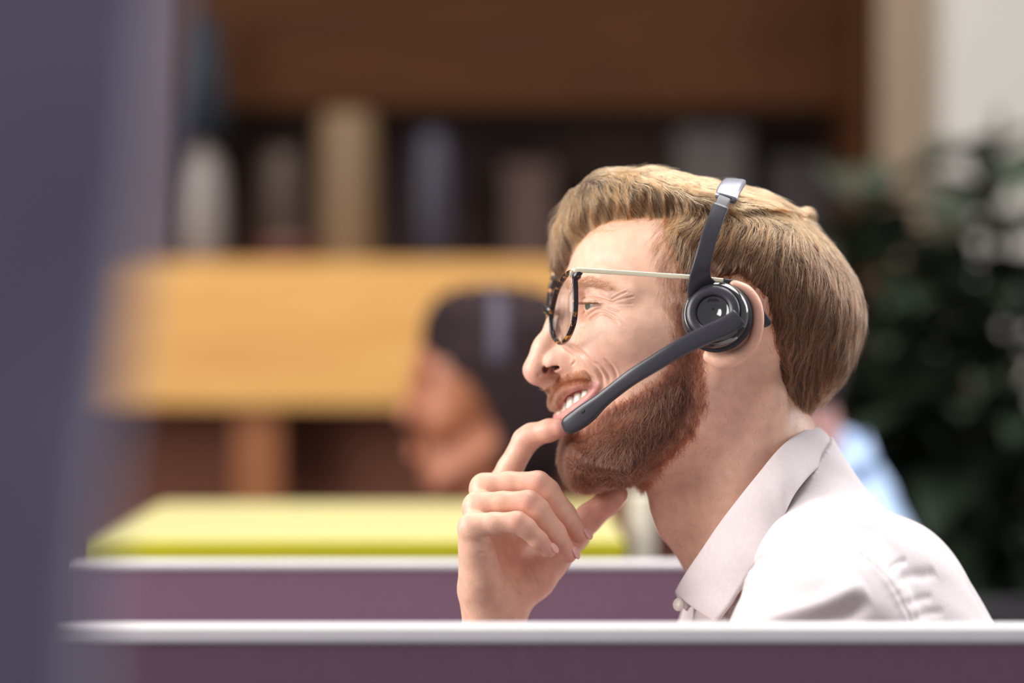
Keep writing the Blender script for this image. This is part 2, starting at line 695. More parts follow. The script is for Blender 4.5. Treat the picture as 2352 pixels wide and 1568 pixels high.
# long oak shelving unit along the back
ZT, ZB, ZH = 1.326, 1.062, 1.628        # top of the oak front, its lower edge, underside of the upper board
xa, xb = W(60, 600, 4.4)[0], W(2012, 600, 4.4)[0]
xc = W(1890, 600, 4.4)[0]
su = thing('shelving_unit', 'long oak shelving unit with a deep golden front board and dark recesses', 'shelves', ((xa + xb) / 2, 4.65, 0))
box('front_board', (xa, 4.40, ZB), (xc, 4.43, ZT), M_wood, su)
box('shelf_board', (xa, 4.43, ZT - 0.03), (xc, 4.612, ZT - 0.001), M_wood, su)
box('shelf_board', (x0 + 0.003, 4.612, ZT - 0.03), (xb - 0.03, 4.95, ZT - 0.001), M_wood, su)
box('back_panel', (x0 + 0.003, 4.95, 0.02), (xb, 4.97, 2.3), M_back, su)['label'] = 'dark brown back panel'
box('upper_board', (x0 + 0.003, 4.63, ZH), (xb, 4.66, 2.25), M_wood_dark, su)['label'] = 'brown upper front board'
box('side_panel', (xb - 0.03, 4.44, 0.02), (xb, 4.95, 2.25), M_wood_dark, su)
for pa, pb in ((538, 642), (1330, 1434)):
    box('divider', (W(pa, 0, 4.42)[0], 4.43, 0.02), (W(pb, 0, 4.42)[0], 4.598, ZB), M_wood_mid, su)
box('back_panel', (xa, 4.60, 0.02), (xb - 0.03, 4.612, ZB), M_back_low, su)
box('bottom_board', (xa, 4.44, 0.0), (xb, 4.59, 0.06), M_wood_mid, su)


def lathe_thing(name, label, cat, prof, c, m, group=None):
    v, f = lathe(prof, (c[0], c[1], c[2]))
    o = mesh_obj(name, v, f, m, None, True, loc=c)
    return tag(o, label, cat, group)


def vase_prof(r, h):
    """(radius, height) rows with a closed hollow top"""
    out = [(0.001, 0)] + [(a * r, b * h) for a, b in ((0.72, 0.0), (0.86, 0.06), (0.98, 0.3), (1.0, 0.55), (0.94, 0.8), (0.80, 0.95), (0.76, 1.0))]
    return out + [(0.68 * r, 0.99 * h), (0.7 * r, 0.8 * h), (0.001, 0.75 * h)]


# table lamp on the shelf
c = W(462, 606, 4.50)
c[2] = ZT
lamp = thing('table_lamp', 'table lamp with a pale ceramic base and a tapering dark blue shade', 'lamp', c)
s = 4.5 / FPX
v, f = lathe([(0.001, 0), (46 * s, 0), (54 * s, 0.02), (58 * s, 0.09), (54 * s, 0.16), (40 * s, 0.2), (14 * s, 0.215), (12 * s, 0.26), (0.001, 0.26)], c)
mesh_obj('lamp_base', v, f, mat('pale_ceramic', lin(116, 106, 102), 0.35), lamp)
v, f = lathe([(70 * s, 0.235), (34 * s, 0.46), (32 * s, 0.46), (68 * s, 0.237), (70 * s, 0.235)], c)
mesh_obj('lamp_shade', v, f, mat('blue_shade', lin(15, 24, 35), 0.8), lamp)
s = 4.6 / FPX
c = W(645, 606, 4.72)
c[2] = ZT
lathe_thing('vase', 'dim beige vase behind the dark bowl on the shelf', 'vase', vase_prof(52 * s, 0.225), c, mat('beige_glaze', lin(86, 70, 60), 0.4))
c = W(655, 606, 4.55)
c[2] = ZT
lathe_thing('bowl', 'low dark red bowl on the shelf between lamp and tan vase', 'bowl', [(0.001, 0), (50 * s, 0), (68 * s, 0.02), (78 * s, 0.045), (74 * s, 0.045), (60 * s, 0.02), (0.001, 0.012)], c, mat('dark_red_glaze', lin(82, 40, 36), 0.35))
c = W(797, 606, 4.55)
c[2] = ZT
lathe_thing('vase', 'tall straight tan vase on the oak shelf', 'vase', [(0.001, 0), (60 * s, 0), (64 * s, 0.01), (66 * s, 0.26), (58 * s, 0.285), (50 * s, 0.285), (54 * s, 0.25), (0.001, 0.2)], c, mat('tan_glaze', lin(104, 80, 54), 0.6))
c = W(992, 606, 4.68)
c[2] = ZT
lathe_thing('vase', 'dark navy vase standing on the shelf right of the tan vase', 'vase', vase_prof(58 * s, 0.26), c, mat('navy_glaze', lin(36, 32, 46), 0.4))
for pa, pb, h, col, lab in ((1160, 1270, 0.20, (58, 36, 32), 'dark red brown storage box on the shelf left of the dim grey box'),
                            (1560, 1715, 0.27, (62, 56, 55), 'dim grey storage box on the shelf left of the black box'),
                            (1768, 1915, 0.21, (34, 25, 28), 'black storage box at the right end of the shelf')):
    a, b = W(pa, 0, 4.70)[0], W(pb, 0, 4.70)[0]
    mcol = mat('box_' + str(pa), lin(*col), 0.7)
    bt = thing('storage_box', lab, 'box', ((a + b) / 2, 4.8, ZT), 'storage boxes on the shelf')
    box('box_body', (a, 4.70, ZT), (b, 4.90, ZT + h - 0.03), mcol, bt)
    box('lid', (a - 0.004, 4.696, ZT + h - 0.03), (b + 0.004, 4.904, ZT + h), mcol, bt)

# yellow desk behind the rear screen
xl, xr = W(185, 0, 2.35)[0], W(1436, 0, 2.35)[0]
desk = thing('desk', 'bright yellow desk top behind the far plum screen', 'desk', ((xl + xr) / 2, 2.62, 0))
box('desk_top', (xl, 2.352, 0.960), (xr, 2.9, 0.987), M_yellow, desk)
box('edge_band', (xl, 2.346, 0.940), (xr, 2.352, 0.987), M_lime, desk)['label'] = 'lime green front edge of the desk'
for xx in (xl + 0.05, xr - 0.1):
    for yy in (2.40, 2.80):
        box('leg', (xx, yy, 0), (xx + 0.05, yy + 0.05, 0.96), M_white, desk)
a, b = W(1447, 0, 2.6)[0], W(1503, 0, 2.6)[0]
tag(box('room_divider', (a, 2.6, 0.0), (b, 2.63, 1.18 - 346 * 2.6 / FPX), mat('pale_board', lin(214, 206, 190), 0.6, noise=0.03), bev=0.004), 'narrow pale board standing at the right end of the yellow desk under the chin', 'board')


def partition(label, x_left, x_right, d, ztop, capt, fab, cap):
    """fabric screen with a rounded white cap rail"""
    p = thing('desk_screen', label, 'screen', ((x_left + x_right) / 2, d, 0))
    bm = box_mesh((x_left, d - 0.013, ztop - capt), (x_right, d + 0.013, ztop), 0.0025, 3)
    bm_obj('cap_rail', bm, cap, p, smooth=False)['label'] = 'white cap rail'
    box('fabric_panel', (x_left + 0.004, d - 0.011, 0.0), (x_right - 0.004, d + 0.011, ztop - capt), fab, p, bev=0.002)
    return p


d1 = 1.425
partition('near plum fabric screen with a white rail along the bottom of the view', W(110, 0, d1)[0], W(2700, 0, d1)[0], d1, CZ - 649 * d1 / FPX, 0.0098, M_purple_shaded, M_white)
d2 = 2.09
partition('far plum fabric screen with a white rail behind the raised hand', W(150, 0, d2)[0], W(1660, 0, d2)[0], d2, CZ - 503 * d2 / FPX, 0.0062, M_purple, M_white)

# tall grey violet screen close to the lens on the left
dS = 0.62
eg = [(395, -260), (352, 0), (318, 400), (262, 800), (222, 1100), (196, 1400), (186, 1900)]
front = [W(px, py, dS) for px, py in eg]
back = [p + np.array([0, 0.025, 0]) for p in front]
left = [np.array([-0.62, p[1], p[2]]) for p in front]
leftb = [p + np.array([0, 0.025, 0]) for p in left]
n = len(eg)
V = np.array(front + back + left + leftb)
F = []
for i in range(n - 1):
    F += [(i, i + 1, n + i + 1, n + i), (2 * n + i, 3 * n + i, 3 * n + i + 1, 2 * n + i + 1), (i, 2 * n + i, 2 * n + i + 1, i + 1), (n + i, n + i + 1, 3 * n + i + 1, 3 * n + i)]
F += [(0, n, 3 * n, 2 * n), (n - 1, 2 * n + n - 1, 3 * n + n - 1, n + n - 1)]
sc = thing('desk_screen', 'tall grey violet fabric screen out of focus at the left edge', 'screen', (-0.36, dS, 0))
mesh_obj('fabric_panel', V, F, M_greyviolet, sc, smooth=False)
box('post', (-0.5, dS + 0.002, 0), (-0.46, dS + 0.023, 1.0), M_greyviolet, sc)

# leafy plant in a dark pot on the right
M_leaf = mat('leaf', lin(46, 57, 44), 0.36, noise=0.35, nscale=9)
pc = W(2225, 0, 3.75)
pc[2] = 0
plant = thing('potted_plant', 'big dark leafy plant in a black pot beside the white wall', 'plant', pc)
v, f = lathe([(0.001, 0), (0.17, 0), (0.21, 0.76), (0.225, 0.80), (0.2, 0.80), (0.19, 0.74), (0.001, 0.74)], pc)
mesh_obj('pot', v, f, mat('black_pot', lin(26, 20, 28), 0.5), plant)


def leaf_mesh(base, d, up, length, width):
    """one pointed leaf, slightly folded and arched"""
    d = d / np.linalg.norm(d)
    s = np.cross(d, up)
    s /= np.linalg.norm(s)
    u = np.cross(s, d)
    V, F = [], []
    m = 7
    for i in range(m):
        t = i / (m - 1)
        w = width * math.sin(math.pi * min(t ** 0.75, 1)) * 0.5 + 0.001
        c = base + d * length * t + u * length * (0.25 * t - 0.42 * t * t)
        V += [c + s * w + u * w * 0.35, c, c - s * w + u * w * 0.35]
    for i in range(m - 1):
        for j in (0, 1):
            a = i * 3 + j
            F.append((a, a + 1, a + 4, a + 3))
    return V, F


LV, LF, stems = [], [], []
rr = np.random.default_rng(11)
for sidx in range(17):
    ang = rr.uniform(0, 2 * math.pi)
    lean = rr.uniform(0.06, 0.34)
    h = rr.uniform(0.30, 0.70)
    if sidx == 0:
        ang, lean, h = 0.2, 0.05, 0.80
    if sidx in (1, 2, 3):
        ang, lean, h = 3.14 + 0.5 * (sidx - 2), 0.22, 0.34 + 0.12 * sidx
    top = pc + np.array([math.cos(ang) * lean, math.sin(ang) * lean * 0.8, 0.74 + h])
    st = catmull([pc + np.array([math.cos(ang) * 0.05, math.sin(ang) * 0.05, 0.73]), pc + np.array([math.cos(ang) * lean * 0.4, math.sin(ang) * lean * 0.3, 0.74 + h * 0.5]), top], 9)
    stems.append(sweep(st, (0.3, 0.9, 0.1), 0.007, 0.007, 6))
    for k in range(24):
        t = rr.uniform(0.03, 1.0)
        b = st[min(int(t * 8), 8)]
        a2 = rr.uniform(0, 2 * math.pi)
        d = np.array([math.cos(a2), math.sin(a2), rr.uniform(-0.35, 0.7)])
        V_, F_ = leaf_mesh(b, d, np.array([0, 0, 1.0]), rr.uniform(0.14, 0.25), rr.uniform(0.07, 0.12))
        LF += [tuple(i + len(LV) for i in q) for q in F_]
        LV += V_
mesh_obj('foliage', np.array(LV), LF, M_leaf, plant)
v, f = join(*stems)
mesh_obj('stem', v, f, mat('stem', lin(70, 62, 44), 0.7), plant)

# ------------------------------------------------------------------ the man: head
YAW = math.radians(5)
HC = W(1640, 740, 1.70)
H_F = np.array([-math.cos(YAW), -math.sin(YAW), 0])
H_L = np.array([math.sin(YAW), -math.cos(YAW), 0])
H_U = np.array([0, 0, 1.0])
H_M = np.stack([H_F, H_L, H_U])          # rows: forward, left, up


def head_world(P):
    return HC + (np.asarray(P, float) @ H_M) / 1000.0


def head_local(P):
    return ((np.asarray(P, float) - HC) @ H_M.T) * 1000.0


def hp(px, py, L):
    """head coordinates (forward, left, up in mm) of a feature seen at a photo pixel and L mm left of the middle plane"""
    O = np.array([0, 0, CZ])
    dr = np.array([(px - 1176.0) / FPX, 1.0, -(py - 784.0) / FPX])
    t = (L / 1000.0 - (O - HC) @ H_L) / (dr @ H_L)
    return head_local(O + t * dr)


person = thing('person', 'smiling bearded man in a pale pink shirt with hand raised to his chin', 'person', (0.28, 1.72, 0.0))

G = Grid((-128, -100, -215), (146, 100, 112), 1.0)
# cranium and forehead
G.add(ell((-3, 0, 19), (95, 71, 67), rot_axes(0, -9, 0)))
G.add(ell((42, 0, 27), (62, 58, 54)), 14)
# face mass, cheeks, jaw
G.add(ell((50, 0, -28), (54, 56, 62)), 16)
G.both(ell((62, 43, -8), (30, 23, 24)), 14)
G.both(ell((80, 33, -21), (20, 19, 17)), 12)
G.add(ell((76, 0, -56), (38, 36, 30)), 12)
G.add(ell((88, 0, -94), (17, 24, 19)), 14)
G.both(chain([(88, 16, -98, 15), (55, 40, -86, 15), (22, 52, -66, 15), (8, 58, -30, 13)]), 16)
G.add(ell((48, 0, -84), (44, 42, 26)), 16)
G.both(chain([(60, 46, -10, 17), (28, 53, -8, 16), (0, 57, -4, 15)]), 16)
G.both(ell((34, 40, -44), (36, 21, 34)), 16)
# neck
G.add(chain([(0, 0, -58, 56), (-46, 0, -148, 58), (-78, 0, -205, 64)]), 18)
G.add(chain([tuple(hp(1545, 1085, 0)) + (20,), tuple(hp(1545, 1160, 0)) + (15,), tuple(hp(1556, 1200, 0)) + (14,), tuple(hp(1640, 1310, 0)) + (17,)], 6), 16)
G.both(chain([(-30, 50, -52, 11), (-14, 46, -100, 10), (-10, 28, -165, 10)]), 16)
# brow and eye sockets
G.both(chain([(98, 8, 26, 7), (94, 25, 30, 7), (83, 43, 28, 7), (70, 53, 17, 7)]), 9)
G.both(ell((98, 29, 10), (13, 15, 9)), 7, cut=True)
EYE = np.array([83.5, 33, 11.5])
G.both(ell(EYE, (12.9, 13.4, 12.6)), 3.5)
eye_arc = lambda r, th, du: (EYE[0] + r * math.cos(math.radians(th)), EYE[1] + r * math.sin(math.radians(th)), EYE[2] + du)
for er_, ek in ((13.4, 1.0), (15.6, 1.15), (18.0, 1.3)):
    G.both(chain([eye_arc(er_, -22, -1.0) + (1.6 * ek,), eye_arc(er_, 8, -1.1) + (2.7 * ek,), eye_arc(er_, 30, -0.4) + (2.4 * ek,), eye_arc(er_, 54, 0.5) + (1.6 * ek,), eye_arc(er_, 72, 0.9) + (0.8 * ek,)]), 0.6, cut=True)
# nose
G.add(chain([(98, 0, 26, 7.5), (104, 0, 12, 7.3), (110.5, 0, -2, 7.3), (119, 0, -18, 8.2), (125.6, 0, -33.3, 9.6)], 6), 7)
G.both(chain([(93, 10, 8, 7), (101, 13, -12, 7), (106, 13, -28, 8)]), 9)
G.both(ell(tuple(hp(1290, 825, 12.5)), (12.5, 6.5, 8.0), rot_axes(0, 20, 0)), 3.5)
G.add(chain([(124, 0, -38, 5.5), (113, 0, -45, 5.5)]), 5)
NOS = [tuple(hp(1237, 863, 8.5)) + (1.0,), tuple(hp(1254, 854, 12.0)) + (1.7,), tuple(hp(1270, 847, 14.0)) + (2.2,), tuple(hp(1285, 841, 15.5)) + (1.5,)]
NOSI = [(f_ - 0.5, l_ - 3.0, u_ + 1.6, r_ + 0.4) for f_, l_, u_, r_ in NOS[1:]]
G.both(chain([(f_, l_ + 1.5, u_, r_) for f_, l_, u_, r_ in NOS]), 0.7, cut=True)
G.both(chain(NOS), 0.7, cut=True)
G.both(chain(NOSI), 0.7, cut=True)
G.add(chain([(121, 0, -38, 3.2), (110, 0, -36, 3.2), (104, 0, -34, 3.2)]), 1.0)
G.add(chain([(121, 0, -41, 3.6), (112, 0, -44, 4.5)]), 2.0)
# mouth
LIP_U = [(112.5, 0, -56.5)] + [tuple(hp(*q)) for q in ((1282, 925, 9), (1287, 907, 15), (1299, 896, 22), (1319, 888, 29), (1346, 882, 35), (1372, 884, 39.5))]
LIP_L = [(107.5, 0, -71.5)] + [tuple(hp(*q)) for q in ((1290, 963, 10), (1308, 950, 20), (1338, 927, 30), (1360, 905, 36.5), (1373, 888, 40))]
RU = [4.0, 4.2, 4.0, 3.7, 3.2, 2.6, 1.7]
RL = [4.9, 4.7, 4.2, 3.4, 2.5, 1.7]
GAP = [(110, 0, -64)] + [tuple(hp(*q)) for q in ((1290, 940, 9), (1308, 918, 20), (1336, 902, 30), (1360, 892, 37))]
RG = [5.6, 5.8, 5.6, 4.4, 1.6]
rows = lambda P, R, dF=0.0, dr=0.0, dl=0.0: catmull([(p[0] + dF, p[1] + dl, p[2], r + dr) for p, r in zip(P, R)], 20)
for dF, dl, dr in ((2, 2, 0), (-3, -3, 0.5), (-9, -7, 1.0)):
    g = rows(GAP, RG, dF, dr, 0)
    g[:, 1] = np.maximum(g[:, 1] + dl * np.clip(g[:, 1] / 15, 0, 1), 0)
    G.both(chain(g), 1.0, cut=True)
G.both(chain(rows(LIP_U, RU, -0.6)), 2.5)
G.both(chain(rows(LIP_L, RL, -0.6)), 2.5)
# ears
ear = [(1688, 655, 82, 3.6), (1716, 668, 86, 3.8), (1737, 698, 89, 3.8), (1742, 738, 90, 3.9), (1733, 782, 89, 4.0), (1712, 808, 87, 4.3), (1688, 822, 84, 5.2), (1658, 829, 80, 5.6), (1630, 818, 76, 4.6)]
er = catmull([tuple(hp(a, b, L)) + (r,) for a, b, L, r in ear], 40)
G.both(ell(hp(1682, 742, 79), (20, 5, 27), rot_axes(-16, -12, 0)), 5)
G.both(chain(er), 3)
HV, HQ = G.mesh()
HV = relax(HV, HQ, 2, 0.5)
HV, HQ = subdivide(HV, HQ)


def crease(V, N, lines, side=1):
    """press fine folds into the near side along lines given as photo pixels: (points, width mm, depth mm)"""
    px = to_px(head_world(V))
    vis = (V[:, 1] * side > 2)
    D = np.zeros(len(V))
    for pts, w, dep in lines:
        P = catmull(pts, max(12, 6 * len(pts)))
        lo, hi = P.min(0) - 25, P.max(0) + 25
        m = vis & (px > lo).all(1) & (px < hi).all(1)
        if not m.any():
            continue
        d, fr = line_dist(px[m], P)
        d *= 0.295
        fade = np.clip(np.minimum(fr, 1 - fr) * 6, 0, 1)
        g = np.exp(-(d / w) ** 2) - 0.28 * np.exp(-((d - 2.3 * w) / (1.0 * w)) ** 2)
        D[m] += dep * fade * g
    return V - N * D[:, None]


CRE = [([(1334, 689), (1347, 683), (1362, 682.6), (1381, 687), (1399, 693), (1414, 694)], 0.53, 1.01),
       ([(1402, 690), (1423, 677), (1442, 669)], 0.60, 0.62),
       ([(1404, 694), (1431, 686), (1458, 680)], 0.60, 0.62),
       ([(1408, 697), (1432, 698), (1456, 697)], 0.60, 0.39),
       ([(1393, 703), (1406, 711), (1428, 717)], 0.60, 0.62),
       ([(1338, 722), (1349, 709), (1366, 701), (1390, 700)], 0.60, 0.56),
       ([(1332, 752), (1347, 744), (1364, 728), (1381, 719), (1394, 722), (1408, 732), (1424, 745)], 0.88, 1.07),
       ([(1344, 731), (1362, 716), (1381, 709), (1399, 714), (1420, 726), (1436, 738)], 0.68, 0.56),
       ([(1308, 793), (1322, 800), (1336, 811), (1355, 831), (1372, 849), (1382, 868), (1387, 890)], 1.16, 1.39),
       ([(1364, 830), (1382, 842), (1394, 857), (1403, 876)], 0.88, 0.64),
       ([(1386, 822), (1404, 838), (1413, 854), (1418, 870)], 0.88, 0.64),
       ([(1290, 791), (1300, 800), (1316, 812), (1321, 828), (1312, 840)], 0.68, 1.01),
       ([(1340, 662), (1358, 659), (1380, 665), (1400, 676)], 1.42, 0.66)]
N = vnormals(HV, HQ)
HV = crease(HV, N, CRE)
HPX = to_px(head_world(HV))

# skin colour: blush, lips, freckles and the dark auburn tone under the beard
SK = np.array([0.78, 0.468, 0.338])
col = np.tile(SK, (len(HV), 1))


def paint(col, P, c, r, rgb, a):
    w = a * np.exp(-(((P - np.array(c)) / np.array(r)) ** 2).sum(1))
    return col + w[:, None] * (np.array(rgb) - col)


S = HV.copy()
S[:, 1] = np.abs(S[:, 1])
col = paint(col, S, (126, 0, -36), (14, 14, 14), (0.72, 0.33, 0.26), 0.55)
col = paint(col, S, (110, 15, -36), (12, 8, 10), (0.66, 0.27, 0.22), 0.45)
col = paint(col, S, (80, 42, -22), (24, 24, 18), (0.72, 0.36, 0.28), 0.5)
col = paint(col, S, (88, 40, 4), (14, 20, 9), (0.62, 0.33, 0.27), 0.4)
col = paint(col, S, (-20, 88, 0), (30, 14, 40), (0.74, 0.34, 0.24), 0.6)
col = paint(col, S, (0, 62, -60), (26, 20, 28), (0.66, 0.34, 0.27), 0.5)
col = paint(col, S, (-20, 40, -140), (60, 60, 60), (0.62, 0.36, 0.28), 0.4)
ul = chain(rows(LIP_U, RU, 0, 0.3))[0]
ll = chain(rows(LIP_L, RL, 0, 0.5))[0]
for fn in (ul, ll):
    d = fn(S[:, 0], S[:, 1], S[:, 2])
    w = np.clip(1 - (d - 0.1) / 1.0, 0, 1)
    col += w[:, None] * (np.array([0.58, 0.235, 0.215]) - col) * 0.85
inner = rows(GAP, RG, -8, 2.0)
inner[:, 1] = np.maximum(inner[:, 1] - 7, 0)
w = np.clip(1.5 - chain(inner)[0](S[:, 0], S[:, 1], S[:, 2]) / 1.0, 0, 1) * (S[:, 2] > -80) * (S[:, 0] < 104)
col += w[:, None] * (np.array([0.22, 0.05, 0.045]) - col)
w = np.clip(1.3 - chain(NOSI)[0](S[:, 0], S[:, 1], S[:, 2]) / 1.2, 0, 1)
col += w[:, None] * (np.array([0.12, 0.035, 0.03]) - col)  # nostril insides darkened, shade of the hollow put into the colour
POLY_BEARD = [(1545, 690), (1598, 690), (1604, 800), (1616, 850), (1622, 925), (1592, 1000), (1552, 1050), (1500, 1110), (1470, 1150), (1420, 1148), (1350, 1130), (1296, 1105), (1268, 1060), (1266, 1015), (1296, 990), (1330, 985), (1372, 955), (1408, 925), (1480, 880), (1530, 835), (1548, 780)]
POLY_MOUST = [(1254, 892), (1282, 876), (1305, 858), (1335, 850), (1362, 862), (1384, 884), (1391, 915), (1382, 925), (1381, 888), (1345, 875), (1302, 880), (1282, 902), (1278, 942), (1262, 930), (1253, 908)]


def side_polys(poly, Lw):
    """photo outline carried to head coordinates (forward, up)"""
    return np.array([hp(a, b, Lw(a))[[0, 2]] for a, b in poly])


LB = lambda a: np.interp(a, [1260, 1300, 1380, 1480, 1600], [2, 22, 36, 52, 62])
PB = side_polys(POLY_BEARD, LB)
PM = side_polys(POLY_MOUST, lambda a: np.interp(a, [1255, 1280, 1330, 1385], [3, 12, 25, 31]))
FU = S[:, [0, 2]]
db = poly_dist(FU, PB)
dm = poly_dist(FU, PM)
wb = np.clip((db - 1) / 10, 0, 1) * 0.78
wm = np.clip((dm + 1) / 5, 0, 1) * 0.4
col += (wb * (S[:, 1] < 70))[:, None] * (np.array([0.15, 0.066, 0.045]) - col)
col += wm[:, None] * (np.array([0.40, 0.22, 0.15]) - col)

# ------------------------------------------------------------------ the raised right hand and forearm
def wp(rows):
    """(px, py, depth, radius mm) rows to (x, y, z, r) in mm"""
    return [tuple(W(a, b, d) * 1000) + (r,) for a, b, d, r in rows]


AG = Grid((-70, 1585, 930), (115, 1770, 1150), 0.9)
FINGERS = {
    'index': [(1140, 1128, 1.688, 9.5), (1172, 1075, 1.688, 8.8), (1207, 1012, 1.684, 8.9), (1222, 1000, 1.682, 8.4), (1262, 988, 1.674, 7.7), (1284, 983, 1.670, 6.9)],
    'middle': [(1112, 1116, 1.664, 9.0), (1170, 1110, 1.660, 7.9), (1236, 1110, 1.655, 8.3), (1258, 1126, 1.655, 7.7), (1298, 1180, 1.657, 7.2), (1333, 1229, 1.660, 6.4)],
    'ring': [(1096, 1160, 1.647, 9.0), (1155, 1155, 1.642, 7.7), (1214, 1154, 1.638, 8.1), (1236, 1170, 1.638, 7.6), (1275, 1222, 1.641, 7.1), (1305, 1272, 1.645, 6.2)],
    'little': [(1084, 1207, 1.632, 8.8), (1135, 1202, 1.627, 7.3), (1188, 1200, 1.624, 7.4), (1208, 1212, 1.624, 6.7), (1236, 1240, 1.627, 6.2), (1259, 1263, 1.630, 5.3)],
}
for nme, rows in FINGERS.items():
    AG.add(chain(wp(rows), 3.0), 0.9)
# thumb under the chin on the far side
AG.add(chain(wp([(1262, 1290, 1.690, 13), (1318, 1232, 1.704, 10.0), (1352, 1190, 1.706, 9.4), (1398, 1152, 1.704, 8.6), (1422, 1136, 1.702, 6.6)]), 4), 2.0)
# palm: back of the hand along the left edge, heel, thenar
PG = Grid(AG.lo, AG.lo + AG.h, AG.h)
PG.n = AG.n
PG.v = np.full(AG.n, 60.0, np.float32)
for a, b in (((1112, 1128, 1.664, 10), (1120, 1350, 1.672, 13)), ((1098, 1170, 1.648, 10.5), (1108, 1350, 1.660, 14)), ((1088, 1220, 1.633, 10.5), (1102, 1350, 1.650, 14)), ((1140, 1130, 1.688, 10.5), (1150, 1340, 1.688, 13))):
    PG.add(cone(*[np.array(p[:3]) for p in wp([a, b])], a[3], b[3]), 9)
PG.add(chain(wp([(1258, 1282, 1.688, 13.5), (1222, 1318, 1.682, 17), (1165, 1370, 1.672, 18)]), 6), 9)
PG.add(chain(wp([(1150, 1140, 1.690, 10), (1190, 1230, 1.694, 11), (1222, 1300, 1.692, 12)])), 9)
PG.add(chain(wp([(1120, 1200, 1.672, 10), (1160, 1280, 1.682, 13), (1190, 1330, 1.684, 14)])), 9)
PG.add(chain(wp([(1096, 1262, 1.636, 10), (1110, 1330, 1.644, 12.5), (1120, 1390, 1.654, 14)]), 5), 6)
PG.add(chain(wp([(1128, 1360, 1.662, 20), (1134, 1420, 1.664, 20.5), (1133, 1480, 1.666, 22.5), (1150, 1560, 1.68, 25)]), 5), 10)
k = 5.0
hh = np.maximum(k - np.abs(AG.v - PG.v), 0) / k
AG.v = np.minimum(AG.v, PG.v) - hh * hh * k * 0.25
AV, AQ = AG.mesh()
AV = relax(AV, AQ, 2, 0.5)
APX = to_px(AV / 1000)
AN = vnormals(AV, AQ)
HCRE = [([(1104, 1232), (1122, 1234), (1144, 1231)], 0.9, 0.7), ([(1090, 1240), (1114, 1247), (1136, 1247)], 0.8, 0.5),
        ([(1096, 1270), (1116, 1268), (1132, 1256), (1144, 1238)], 0.9, 0.9), ([(1160, 1300), (1180, 1340), (1200, 1366)], 1.4, 1.2),
        ([(1214, 1300), (1226, 1326), (1238, 1346)], 1.1, 0.5), ([(1222, 1038), (1234, 1032), (1242, 1022)], 0.9, 0.7)]
D = np.zeros(len(AV))
for pts, w, dep in HCRE:
    P = catmull(pts, 24)
    m = (APX > P.min(0) - 20).all(1) & (APX < P.max(0) + 20).all(1) & (AN[:, 1] < -0.15)
    d, fr = line_dist(APX[m], P)
    D[m] += dep * np.exp(-(d * 0.3 / w) ** 2) * np.clip(np.minimum(fr, 1 - fr) * 6, 0, 1)
AV = AV - AN * D[:, None]
acol = np.tile(SK * np.array([1.0, 0.97, 0.97]), (len(AV), 1))
for (c, r, a) in (((1240, 1112, 1.645), 9, 0.5), ((1214, 1150, 1.628), 9, 0.6), ((1186, 1196, 1.614), 9, 0.5), ((1212, 1006, 1.672), 9, 0.4), ((1335, 1232, 1.655), 11, 0.6), ((1307, 1274, 1.64), 11, 0.6), ((1258, 1260, 1.622), 10, 0.6), ((1280, 984, 1.662), 11, 0.7), ((1220, 1300, 1.67), 26, 0.5), ((1380, 1165, 1.70), 24, 0.7)):
    acol = paint(acol, AV, W(*c) * 1000, (r,) * 3, (0.68, 0.28, 0.22), a)

# torso, forearm and upper arms under the shirt (coarser)
def world_head(F, L, U):
    return head_world((F, L, U)) * 1000


BG = Grid((-120, 1440, 560), (560, 1960, 1130), 6.0)
nb, ch, hip = W(1800, 1240, 1.70) * 1000, W(1960, 1560, 1.72) * 1000, np.array([430, 1730, 620.0])
BG.add(chain([tuple(nb) + (52,), tuple(ch) + (86,), tuple(hip) + (100,)]), 20)
SHL, ELL_ = W(1905, 1470, 1.565) * 1000, np.array([70, 1535, 760.0])
SHR = W(1900, 1470, 1.87) * 1000
ELR = np.array([30, 1790, 780.0])
BG.add(chain([tuple(nb) + (46,), tuple(SHL) + (46,), tuple(ELL_) + (36,)]), 20)
BG.add(chain([tuple(nb) + (46,), tuple(SHR) + (46,), tuple(ELR) + (34,)]), 20)
wr = W(1150, 1556, 1.68) * 1000
BG.add(chain([tuple(ELR) + (34,), tuple((ELR + wr) / 2) + (31,), tuple(wr) + (24,)]), 10)
BG.add(chain([tuple(ELL_) + (36,), (-60, 1560, 745, 26)]), 10)
BV, BQ = BG.mesh()
BV = relax(BV, BQ, 2)
M_skin = skin_mat('skin')
HW = head_world(HV)
allV = np.concatenate([HW, AV / 1000, BV / 1000])
allQ = np.concatenate([HQ, AQ + len(HW), BQ + len(HW) + len(AV)])
allC = np.concatenate([col, acol, np.tile(SK, (len(BV), 1))])
body = mesh_obj('body', allV, allQ, M_skin, person, True, None, np.clip(allC, 0.01, 1))

# fingernails on the three visible fingertips
M_nail = mat('nail', lin(232, 178, 168), 0.22, noise=0.03, nscale=300)


def superell(c, e1, e2, e3, r, p=3.0, n=16):
    th = np.linspace(-math.pi / 2, math.pi / 2, n)
    ph = np.linspace(0, 2 * math.pi, n * 2, endpoint=False)
    sp = lambda x: np.sign(x) * np.abs(x) ** (2 / p)
    V, F = [], []
    for a in th:
        for b in ph:
            V.append(c + e1 * r[0] * sp(math.cos(a)) * sp(math.cos(b)) + e2 * r[1] * sp(math.cos(a)) * sp(math.sin(b)) + e3 * r[2] * sp(math.sin(a)))
    m = len(ph)
    for i in range(n - 1):
        for j in range(m):
            F.append((i * m + j, i * m + (j + 1) % m, (i + 1) * m + (j + 1) % m, (i + 1) * m + j))
    return np.array(V), F


